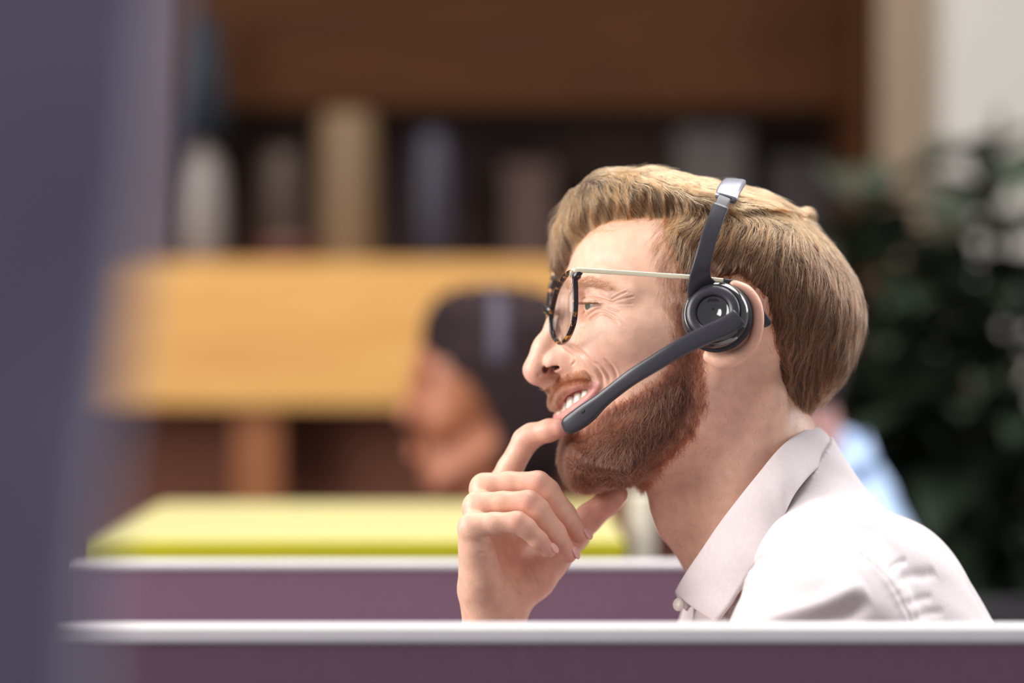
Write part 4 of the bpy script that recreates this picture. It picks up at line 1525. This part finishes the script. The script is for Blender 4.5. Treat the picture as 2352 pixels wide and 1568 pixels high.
def flow(P, sig=8.0):
    """direction of growth at points: nearby guides, mirrored for the far side"""
    out = np.zeros_like(P)
    Q = P.copy()
    Q[:, 1] = np.abs(Q[:, 1])
    g2 = gp.copy()
    g2[:, 1] = np.abs(g2[:, 1])
    for i in range(0, len(P), 4000):
        q = Q[i:i + 4000]
        d2 = (q[:, None, 0] - g2[None, :, 0]) ** 2 + (q[:, None, 2] - g2[None, :, 2]) ** 2 + 0.25 * (q[:, None, 1] - g2[None, :, 1]) ** 2
        d2 -= d2.min(1, keepdims=True)
        w = np.exp(-d2 / (2 * sig * sig))
        out[i:i + 4000] = w @ gd
    out /= np.maximum(np.linalg.norm(out, axis=1), 1e-6)[:, None]
    return out


def lump(P, f, s):
    """slow pseudo-random field used to gather strands into locks"""
    return np.sin(P[:, 0] * f + s) * np.cos(P[:, 1] * f * 1.3 - s * 1.7) + np.sin(P[:, 2] * f * 1.1 + 2.1 * s) * np.cos(P[:, 0] * f * 0.7 + P[:, 1] * f * 0.6)


def grow(Gd, roots, flow_fn, length, k, lift, jit, lockf=0.16, lock=0.22, curl=0.0):
    """strands creeping over the surface of Gd from roots; lift (mm) at the tip"""
    n = len(roots)
    P = roots.copy()
    out = [P.copy()]
    step = (np.broadcast_to(length, (n,)) / (k - 1))[:, None]
    bias = RNG.normal(size=(n, 3)) * jit
    lf = np.broadcast_to(lift, (n,))
    for i in range(1, k):
        d = flow_fn(P) + bias
        d[:, 1] += lock * lump(P, lockf, 0.7)
        d[:, 0] += lock * lump(P, lockf, 2.9) * 0.7
        d[:, 2] += lock * lump(P, lockf, 4.4) * 0.7
        if curl:
            d += RNG.normal(size=(n, 3)) * curl
        g = Gd.grad(P)
        d -= g * (d * g).sum(1)[:, None]
        d /= np.maximum(np.linalg.norm(d, axis=1), 1e-6)[:, None]
        P = P + d * step
        t = i / (k - 1)
        want = 0.15 + lf * t ** 1.3
        P = P - Gd.grad(P) * np.clip(Gd.sample(P) - want, -4, 4)[:, None]
        out.append(P.copy())
    return np.stack(out, 1)


M_hair = hair_mat('blond_hair_lit', (0.080, 0.030, 0.010, 1), (0.34, 0.138, 0.050, 1), (0.63, 0.345, 0.150, 1), 0.30)  # golden top, overhead light is put into the colour
M_hair2 = hair_mat('brown_hair_shaded', (0.032, 0.014, 0.009, 1), (0.130, 0.050, 0.023, 1), (0.36, 0.170, 0.078, 1), 0.30)  # short brown sides and nape, darkened further for shade from overhead light
M_hair3 = hair_mat('temple_brown', (0.045, 0.029, 0.020, 1), (0.115, 0.076, 0.050, 1), (0.27, 0.185, 0.125, 1), 0.34)
M_beard = hair_mat('auburn_beard', (0.036, 0.014, 0.009, 1), (0.105, 0.036, 0.022, 1), (0.25, 0.095, 0.05, 1), 0.38)  # auburn, deepened for the shade that falls on the beard
n_h = 30000
pick = RNG.integers(0, len(SHV), n_h)
R0 = SHV[pick] + RNG.normal(size=(n_h, 3)) * 0.6
g = HG.grad(R0)
R0 = R0 - g * (HG.sample(R0) + RNG.uniform(0.0, 1.4, n_h))[:, None]
top_ = smooth((R0[:, 2] - 55) / 25)
low_ = smooth((-40 - R0[:, 2]) / 25) + smooth((R0[:, 0] - 5) / 10) * smooth((20 - R0[:, 2]) / 20)
ln = RNG.uniform(14, 24, n_h) + 14 * top_ - 8 * np.clip(low_, 0, 1)
li = RNG.uniform(0.1, 1.0, n_h) + (RNG.random(n_h) < 0.10) * RNG.uniform(0.5, 7.0, n_h) * smooth((R0[:, 0] - 60) / 30) + (RNG.random(n_h) < 0.04) * RNG.uniform(0.5, 4.0, n_h) + 0.8 * top_ * RNG.random(n_h)
HS = grow(HG, R0, flow, ln, 8, li, 0.12, 0.22, 0.34)


def clump(X, n_c, amount):
    """draw strands towards the nearest of n_c leading strands, more at their tips"""
    lead = RNG.choice(len(X), n_c, replace=False)
    c0 = X[lead][:, 0]
    idx = np.empty(len(X), int)
    for i in range(0, len(X), 2000):
        idx[i:i + 2000] = ((X[i:i + 2000, None, 0] - c0[None]) ** 2).sum(-1).argmin(1)
    t = np.linspace(0, 1, X.shape[1])[None, :, None]
    off = X[lead[idx]] - X[:, :1] * 0 - X
    am = amount * RNG.uniform(0.5, 1.1, (len(X), 1, 1))
    return X + off * np.clip(am * t ** 0.8, 0, 0.92)


HS = clump(HS, 2600, 0.62)
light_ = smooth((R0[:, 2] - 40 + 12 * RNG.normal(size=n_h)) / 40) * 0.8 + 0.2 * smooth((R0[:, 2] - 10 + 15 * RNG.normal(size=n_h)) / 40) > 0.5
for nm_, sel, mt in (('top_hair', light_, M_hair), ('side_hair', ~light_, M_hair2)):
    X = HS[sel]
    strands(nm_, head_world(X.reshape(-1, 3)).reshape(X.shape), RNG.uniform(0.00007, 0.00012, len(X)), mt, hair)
# fine hairs along the temple hairline
dh3 = poly_dist(FU, PH)
cand = np.where((dh3 > -7) & (dh3 < 22) & (S[:, 1] > 40) & (HV[:, 0] > 4) & (HV[:, 2] > -24) & (HV[:, 2] < 84))[0]
n_f = 6500
r0 = HV[RNG.choice(cand, n_f)]
kk = RNG.random(n_f) < smooth((poly_dist(r0[:, [0, 2]], PH) + 7) / 13)
r0 = r0[kk]
FS = grow(G, r0, flow, RNG.uniform(7, 15, len(r0)), 6, RNG.uniform(0.2, 1.4, len(r0)), 0.14, 0.2, 0.2)
strands('temple_hair', head_world(FS.reshape(-1, 3)).reshape(FS.shape), RNG.uniform(0.00005, 0.00009, len(FS)), M_hair3, hair)

# beard: low shell on chin and jaw, then strands
dbg = poly_dist(AB, PB).reshape(A.shape)
tb = 2.4 + 7.0 * smooth((A - 15) / 60) * smooth((-B - 60) / 35) + 4.5 * smooth((-B - 90) / 14) * smooth((A - 30) / 30)
T3 = -2.2 + (tb + 2.2) * smooth((dbg - 3) / 18)
BGr = Grid(G.lo, G.lo + G.h, G.h)
BGr.n = G.n
Lax = np.abs(G.lo[1] + G.h * np.arange(G.n[1]))
lat = smooth((78 - Lax) / 10)
BGr.v = (G.v - (T3[:, None, :] * lat[None, :, None] - 2.2 * (1 - lat[None, :, None]))).astype(np.float32)
BSV, BSQ = BGr.mesh()
BSV = relax(BSV, BSQ, 2, 0.5)
far_ = G.sample(BSV) > 0.3
keep = far_[BSQ].any(1)
BSQ = BSQ[keep]
used = np.unique(BSQ)
mp_ = np.full(len(BSV), -1)
mp_[used] = np.arange(len(used))
BSV, BSQ = BSV[used], mp_[BSQ]
M_beardbase = mat('beard_base', (0.085, 0.034, 0.023, 1), 0.9, noise=0.3, nscale=300)  # darkened with the strands for the shade on the beard
beard = mesh_obj('beard', head_world(BSV - 0.6 * BGr.grad(BSV)), BSQ, M_beardbase, person)


def beard_flow(P):
    f_ = np.zeros_like(P)
    f_[:, 2] = -1.0
    f_[:, 0] = 0.10 + 0.25 * smooth((P[:, 0] - 60) / 40) - 0.45 * smooth((-95 - P[:, 2]) / 15)
    return f_


cand = np.where((db > -2.5) & (S[:, 1] < 74) & (HV[:, 1] > -70))[0]
dcand = db[cand]
prob = smooth((dcand + 3) / 8)
cand = cand[RNG.random(len(cand)) < prob]
n_b = 30000
r1 = HV[RNG.choice(cand, n_b)]
r1 = r1 + RNG.normal(size=r1.shape) * 0.4
den = poly_dist(np.stack([r1[:, 0], r1[:, 2]], 1), PB)
onsh = RNG.random(n_b) < 0.55
# roots on the shell where it stands proud of the skin, else on the skin
g = BGr.grad(r1)
depth = RNG.uniform(0, 1, n_b)
vb = BGr.sample(r1)
r1 = np.where((vb < -0.3)[:, None], r1 - g * (vb * (0.35 + 0.65 * depth))[:, None], r1)
lnb = RNG.uniform(5, 10, n_b) + 6 * smooth((r1[:, 0] - 40) / 40) * smooth((-r1[:, 2] - 70) / 30)
lib = RNG.uniform(0.4, 2.4, n_b) + 3.0 * smooth((-r1[:, 2] - 90) / 20) * RNG.random(n_b) + 2.5 * smooth((r1[:, 0] - 88) / 14) * RNG.random(n_b)


class Both:
    """outer surface of skin and beard shell together"""
    def __init__(s, a, b):
        s.a, s.b = a, b

    def sample(s, P):
        return np.minimum(s.a.sample(P), s.b.sample(P))

    def grad(s, P, e=1.0):
        P = np.asarray(P, float)
        g_ = np.stack([s.sample(P + np.eye(3)[i] * e) - s.sample(P - np.eye(3)[i] * e) for i in range(3)], -1)
        return g_ / np.maximum(np.linalg.norm(g_, axis=1), 1e-6)[:, None]


BB = Both(G, BGr)
BS = grow(BB, r1, beard_flow, lnb, 6, lib, 0.28, 0.5, 0.25, 0.12)
strands('beard_strands', head_world(BS.reshape(-1, 3)).reshape(BS.shape), RNG.uniform(0.00007, 0.00012, n_b), M_beard, beard)

# moustache
cand = np.where((dm > -1.0) & (S[:, 1] < 38) & (HV[:, 0] > 70))[0]
n_m = 7500
r2 = HV[RNG.choice(cand, n_m)]
r2 = r2 + RNG.normal(size=r2.shape) * 0.3


def must_flow(P):
    f_ = np.zeros_like(P)
    f_[:, 2] = -1.0
    f_[:, 1] = np.sign(P[:, 1]) * 0.55
    f_[:, 0] = 0.25
    return f_


MS = grow(G, r2, must_flow, RNG.uniform(3.0, 6.0, n_m), 6, RNG.uniform(0.6, 2.4, n_m), 0.2, 0.3, 0.15)
strands('moustache', head_world(MS.reshape(-1, 3)).reshape(MS.shape), RNG.uniform(0.00007, 0.00011, n_m), hair_mat('moustache_hair', (0.06, 0.026, 0.015, 1), (0.15, 0.066, 0.036, 1), (0.29, 0.145, 0.08, 1), 0.38), person)

# eyebrows and lashes
POLY_BROW = [(1296, 654), (1322, 640), (1352, 637), (1392, 652), (1416, 672), (1398, 668), (1350, 656), (1300, 664)]
LE = lambda a: np.interp(a, [1296, 1350, 1416], [12, 38, 56])
PE = side_polys(POLY_BROW, LE)
de = poly_dist(FU, PE)
cand = np.where((de > -0.3) & (np.abs(S[:, 1]) > 8) & (HV[:, 0] > 55))[0]
n_e = 1100
r3 = HV[RNG.choice(cand, n_e)]


def brow_flow(P):
    f_ = np.zeros_like(P)
    f_[:, 0] = -0.55
    f_[:, 1] = np.sign(P[:, 1]) * 0.8
    f_[:, 2] = 0.25
    return f_


ES = grow(G, r3, brow_flow, RNG.uniform(4, 7, n_e), 5, RNG.uniform(0.2, 1.0, n_e), 0.2, 0.3, 0.1)
strands('eyebrow', head_world(ES.reshape(-1, 3)).reshape(ES.shape), np.full(n_e, 0.00007), hair_mat('brow_hair', (0.12, 0.06, 0.035, 1), (0.22, 0.12, 0.07, 1), (0.34, 0.2, 0.12, 1), 0.4), person)
rows_ = []
for sg in (1, -1):
    for i in range(150):
        th = RNG.uniform(-12, 72)
        b0 = np.array(eye_arc(12.9, th, 1.3 + 0.4 * RNG.random()))
        dr = np.array([math.cos(math.radians(th)), math.sin(math.radians(th)), -0.6 + 0.3 * RNG.random()])
        L_e = RNG.uniform(4, 6.5)
        q = np.stack([b0 + dr * L_e * t + np.array([0, 0, 1.0]) * L_e * 0.45 * t * t for t in np.linspace(0, 1, 5)])
        q[:, 1] *= sg
        rows_.append(q)
LS = np.stack(rows_)
strands('eyelashes', head_world(LS.reshape(-1, 3)).reshape(LS.shape), np.full(len(LS), 0.00011), hair_mat('lash_hair', (0.02, 0.012, 0.008, 1), (0.03, 0.018, 0.012, 1), (0.05, 0.03, 0.02, 1), 0.4), person)

# sparse stubble on the neck and upper cheek
m_ = (HV[:, 1] > 5) & (HV[:, 2] < -45) & (HV[:, 2] > -165) & (db < 0) & (HV[:, 0] > -75)
r4 = HV[RNG.choice(np.where(m_)[0], 900)]
NS = grow(G, r4, beard_flow, RNG.uniform(1.0, 2.4, 900), 4, RNG.uniform(0.3, 1.0, 900), 0.4)
strands('neck_stubble', head_world(NS.reshape(-1, 3)).reshape(NS.shape), np.full(900, 0.00005), M_beard, person)

# ------------------------------------------------------------------ colleagues further back
def mm_rows(rows):
    return [tuple(W(a, b, d) * 1000) + (r,) for a, b, d, r in rows]


# woman facing left behind the yellow desk
dW = 3.14
wm = thing('person', 'dark-haired woman with a grey headband seated behind the yellow desk', 'person', tuple(W(1120, 1200, dW)[:2]) + (0.0,))
cw = W(1075, 905, dW) * 1000
q = dW / FPX * 1000              # mm per photo pixel there


def wl(px, py, L):
    """mm point: photo pixel in the woman's middle plane, shifted L mm toward the lens"""
    p = W(px + 16, py, dW) * 1000
    return np.array([p[0], p[1] - L, p[2]])


lo_, hi_ = W(840, 600, dW) * 1000, W(1500, 1560, dW) * 1000
WG = Grid((lo_[0], dW * 1000 - 240, hi_[2]), (hi_[0], dW * 1000 + 240, lo_[2]), 4.0)
WG.add(ell(wl(1110, 840, 0), (92, 70, 92)))
WG.add(ell(wl(1030, 900, 0), (56, 56, 84)), 20)
WG.add(ell(wl(1010, 1070, 0), (34, 38, 40)), 24)
for L in (38, -38):
    WG.add(ell(wl(1010, 960, L), (30, 22, 30)), 14)
    WG.add(ell(wl(975, 865, L * 0.85), (12, 14, 10)), 8, cut=True)
    WG.add(chain([tuple(wl(1010, 1100, L * .8)) + (18,), tuple(wl(1130, 1010, L * 1.5)) + (18,)]), 18)
WG.add(chain([tuple(wl(952, 870, 0)) + (9,), tuple(wl(917, 955, 0)) + (12,)]), 10)
for a, b in ((1016, 7), (1045, 8)):
    WG.add(chain([tuple(wl(942, a, 18)) + (b,), tuple(wl(932, a, 0)) + (b,), tuple(wl(942, a, -18)) + (b,)]), 5)
WG.add(chain([tuple(wl(1120, 1040, 0)) + (52,), tuple(wl(1160, 1250, 0)) + (54,), tuple(wl(1180, 1360, 0)) + (70,)]), 24)
v, f = WG.mesh()
v = relax(v, f, 3)
M_skin2 = mat('brown_skin', lin(160, 98, 70), 0.5, noise=0.06, nscale=60)
M_skin2.node_tree.nodes['Principled BSDF'].inputs['Subsurface Weight'].default_value = 0.1
M_skin2.node_tree.nodes['Principled BSDF'].inputs['Subsurface Scale'].default_value = 0.01
mesh_obj('body', v / 1000, f, M_skin2, wm)
HWG = Grid((lo_[0], dW * 1000 - 240, hi_[2]), (hi_[0], dW * 1000 + 240, lo_[2]), 4.0)
HWG.add(ell(wl(1120, 830, 0), (99, 80, 100)))
HWG.add(ell(wl(1045, 730, 0), (44, 60, 36)), 20)
HWG.add(ell(wl(1200, 760, 0), (62, 72, 52)), 24)
HWG.add(ell(wl(1200, 960, 0), (56, 76, 110)), 30)
for L in (62, -62):
    HWG.add(ell(wl(1130, 960, L), (46, 22, 100)), 18)
HWG.add(ell(wl(892, 1062, 0), (140, 420, 146)), 10, cut=True)
HWG.v += 3.0 * np.sin(np.arange(HWG.n[0]) * 0.9)[:, None, None] * np.cos(np.arange(HWG.n[2]) * 0.22)[None, None, :]
v, f = HWG.mesh()
v = relax(v, f, 2)
mesh_obj('hair', v / 1000, f, mat('black_hair', lin(38, 25, 28), 0.7, noise=0.3, nscale=80, bump=0.4, bscale=300, spec=0.15), wm)
ang = np.linspace(-1.5, 1.5, 40)
path = np.stack([np.full(40, wl(1128, 0, 0)[0]), dW * 1000 - 86 * np.sin(ang), wl(0, 845, 0)[2] + 106 * np.cos(ang)], 1)
v, f = sweep(path / 1000, (path - wl(1128, 845, 0)) / 1000, 0.010, 0.003, 12, 4)
hb = mesh_obj('headband', v, f, mat('grey_headband', lin(66, 62, 78), 0.7), None, True, loc=wl(1128, 845, 0) / 1000)
tag(hb, 'grey blue headband over the hair of the dark-haired woman', 'headband')
TG = Grid((W(930, 1600, dW)[0] * 1000, dW * 1000 - 300, 480), (W(1620, 1100, dW)[0] * 1000, dW * 1000 + 300, 1000), 6.0)
TG.add(chain([tuple(wl(1160, 1300, 0)) + (64,), tuple(wl(1200, 1480, 0)) + (105,), (wl(1230, 0, 0)[0], dW * 1000, 560, 120)]), 30)
for L in (150, -150):
    TG.add(chain([tuple(wl(1165, 1330, 0)) + (56,), tuple(wl(1185, 1420, L)) + (62,), tuple(wl(1090, 1700, L * 1.15)) + (46,)]), 30)
v, f = TG.mesh()
v = relax(v, f, 2)
mesh_obj('top', v / 1000, f, mat('slate_knit', lin(72, 70, 86), 0.85, noise=0.1, nscale=200), wm)

# colleague in a light blue shirt, mostly hidden behind the man's head and shoulders
dP = 2.86
pp = thing('person', 'colleague in a light blue shirt mostly hidden behind the bearded man', 'person', tuple(W(1900, 1300, dP)[:2]) + (0.0,))


def pl(px, py, L):
    p = W(px, py, dP) * 1000
    return np.array([p[0], p[1] - L, p[2]])


a, b = pl(1440, 640, 0), pl(2200, 1660, 0)
PG2 = Grid((a[0], dP * 1000 - 240, b[2]), (b[0], dP * 1000 + 240, a[2]), 4.5)
PG2.add(ell(pl(1760, 800, 0), (88, 70, 78)))
PG2.add(ell(pl(1700, 880, 0), (52, 54, 76)), 20)
PG2.add(ell(pl(1672, 990, 0), (30, 34, 36)), 22)
PG2.add(chain([tuple(pl(1610, 850, 0)) + (8,), tuple(pl(1586, 905, 0)) + (11,)]), 10)
PG2.add(chain([tuple(pl(1800, 880, 0)) + (52,), tuple(pl(1850, 1080, 0)) + (54,), tuple(pl(1890, 1240, 0)) + (80,)]), 24)
for L in (180, -180):
    PG2.add(chain([tuple(pl(1860, 1540, L)) + (40,), tuple(pl(1640, 1560, L * 0.8)) + (28,), tuple(pl(1560, 1556, L * 0.7)) + (30,), tuple(pl(1500, 1560, L * 0.65)) + (16,)]), 10)
v, f = PG2.mesh()
v = relax(v, f, 3)
mesh_obj('body', v / 1000, f, mat('mauve_skin', lin(176, 128, 120), 0.5, noise=0.05, nscale=60), pp)  # mauve-pink skin tone with slight mottling
HP2 = Grid((a[0], dP * 1000 - 240, b[2]), (b[0], dP * 1000 + 240, a[2]), 4.5)
HP2.add(ell(pl(1775, 780, 0), (92, 76, 80)))
HP2.add(ell(pl(1860, 860, 0), (36, 62, 58)), 24)
HP2.add(ell(pl(1660, 920, 0), (66, 64, 84)), 10, cut=True)
v, f = HP2.mesh()
mesh_obj('hair', v / 1000, f, mat('dark_hair', lin(48, 36, 36), 0.55, noise=0.3, nscale=80), pp)
TP = Grid((pl(1560, 0, 0)[0], dP * 1000 - 300, 520), (pl(2420, 0, 0)[0], dP * 1000 + 300, 1150), 5.0)
TP.add(chain([tuple(pl(1925, 1045, 0)) + (34,), tuple(pl(1945, 1180, 0)) + (62,), tuple(pl(2000, 1420, 0)) + (96,), (pl(2050, 0, 0)[0], dP * 1000, 600, 110)]), 20)
for L in (150, -150):
    TP.add(chain([tuple(pl(1930, 1130, 0)) + (44,), tuple(pl(1950, 1260, L)) + (56,), tuple(pl(1860, 1540, L * 1.2)) + (44,)]), 26)
v, f = TP.mesh()
v = relax(v, f, 2)
ts = mesh_obj('shirt', v / 1000, f, mat('light_blue_cotton', lin(166, 188, 220), 0.85, noise=0.03, nscale=200), pp)
cr = [pl(1988, 992, 0), pl(1970, 1010, 60), pl(1900, 1050, 78), pl(1830, 1110, 66), pl(1790, 1150, 10)]
cr2 = [pl(2008, 1048, 0), pl(1990, 1062, 74), pl(1920, 1100, 94), pl(1850, 1160, 80), pl(1810, 1200, 14)]
fl = lambda P: np.array([[x, 2 * dP * 1000 - y, z] for x, y, z in P])
A_ = catmull(np.concatenate([fl(cr)[::-1], np.array(cr)[1:]]), 60) / 1000
B_ = catmull(np.concatenate([fl(cr2)[::-1], np.array(cr2)[1:]]), 60) / 1000
V_ = np.concatenate([A_, B_, B_ * 0.998 + 0.002 * A_.mean(0), A_ * 0.985 + 0.015 * A_.mean(0)])
F_ = []
for i in range(59):
    for r_ in range(4):
        a_, b_ = r_ * 60, ((r_ + 1) % 4) * 60
        F_.append((a_ + i, a_ + i + 1, b_ + i + 1, b_ + i))
mesh_obj('collar', V_, F_, bpy.data.materials['light_blue_cotton'], ts)


def trousers(parent, hip, colr, nm, half=95, t=390):
    """seated lower body facing left: hips, thighs, shins and shoes on the floor"""
    x, y, z = hip
    Gt = Grid((x - 560, y - 220, -5), (x + 190, y + 220, z + 130), 9.0)
    Gt.add(ell((x, y, z), (125, half + 62, 105)))
    for s_ in (-half, half):
        Gt.add(chain([(x - 20, y + s_ * 0.9, z - 10, 86), (x - t, y + s_, z - 20, 62)]), 30)
        Gt.add(chain([(x - t - 5, y + s_, z - 30, 58), (x - t + 20, y + s_, 110, 46)]), 14)
    v, f = Gt.mesh()
    v = relax(v, f, 2)
    mesh_obj('trousers', v / 1000, f, mat(nm, colr, 0.85, noise=0.1, nscale=200), parent)
    for s_ in (-half, half):
        Gs = Grid((x - t - 170, y + s_ - 80, -5), (x - t + 100, y + s_ + 80, 150), 6.0)
        Gs.add(chain([(x - t + 25, y + s_, 40, 40), (x - t - 90, y + s_, 34, 34)]), 6)
        Gs.add(chain([(x - t + 22, y + s_, 50, 38), (x - t + 22, y + s_, 110, 40)]), 10)
        v, f = Gs.mesh()
        mesh_obj('shoe', v / 1000, f, mat(nm + '_shoe', lin(40, 34, 32), 0.4), parent)


trousers(person, (430, 1728, 560), lin(52, 56, 74), 'navy_twill')
trousers(wm, (wl(1230, 0, 0)[0], dW * 1000 + 20, 520), lin(46, 44, 50), 'charcoal_twill', 74)
trousers(pp, (pl(2050, 0, 0)[0], dP * 1000 - 15, 530), lin(60, 58, 60), 'grey_twill', 74, 210)
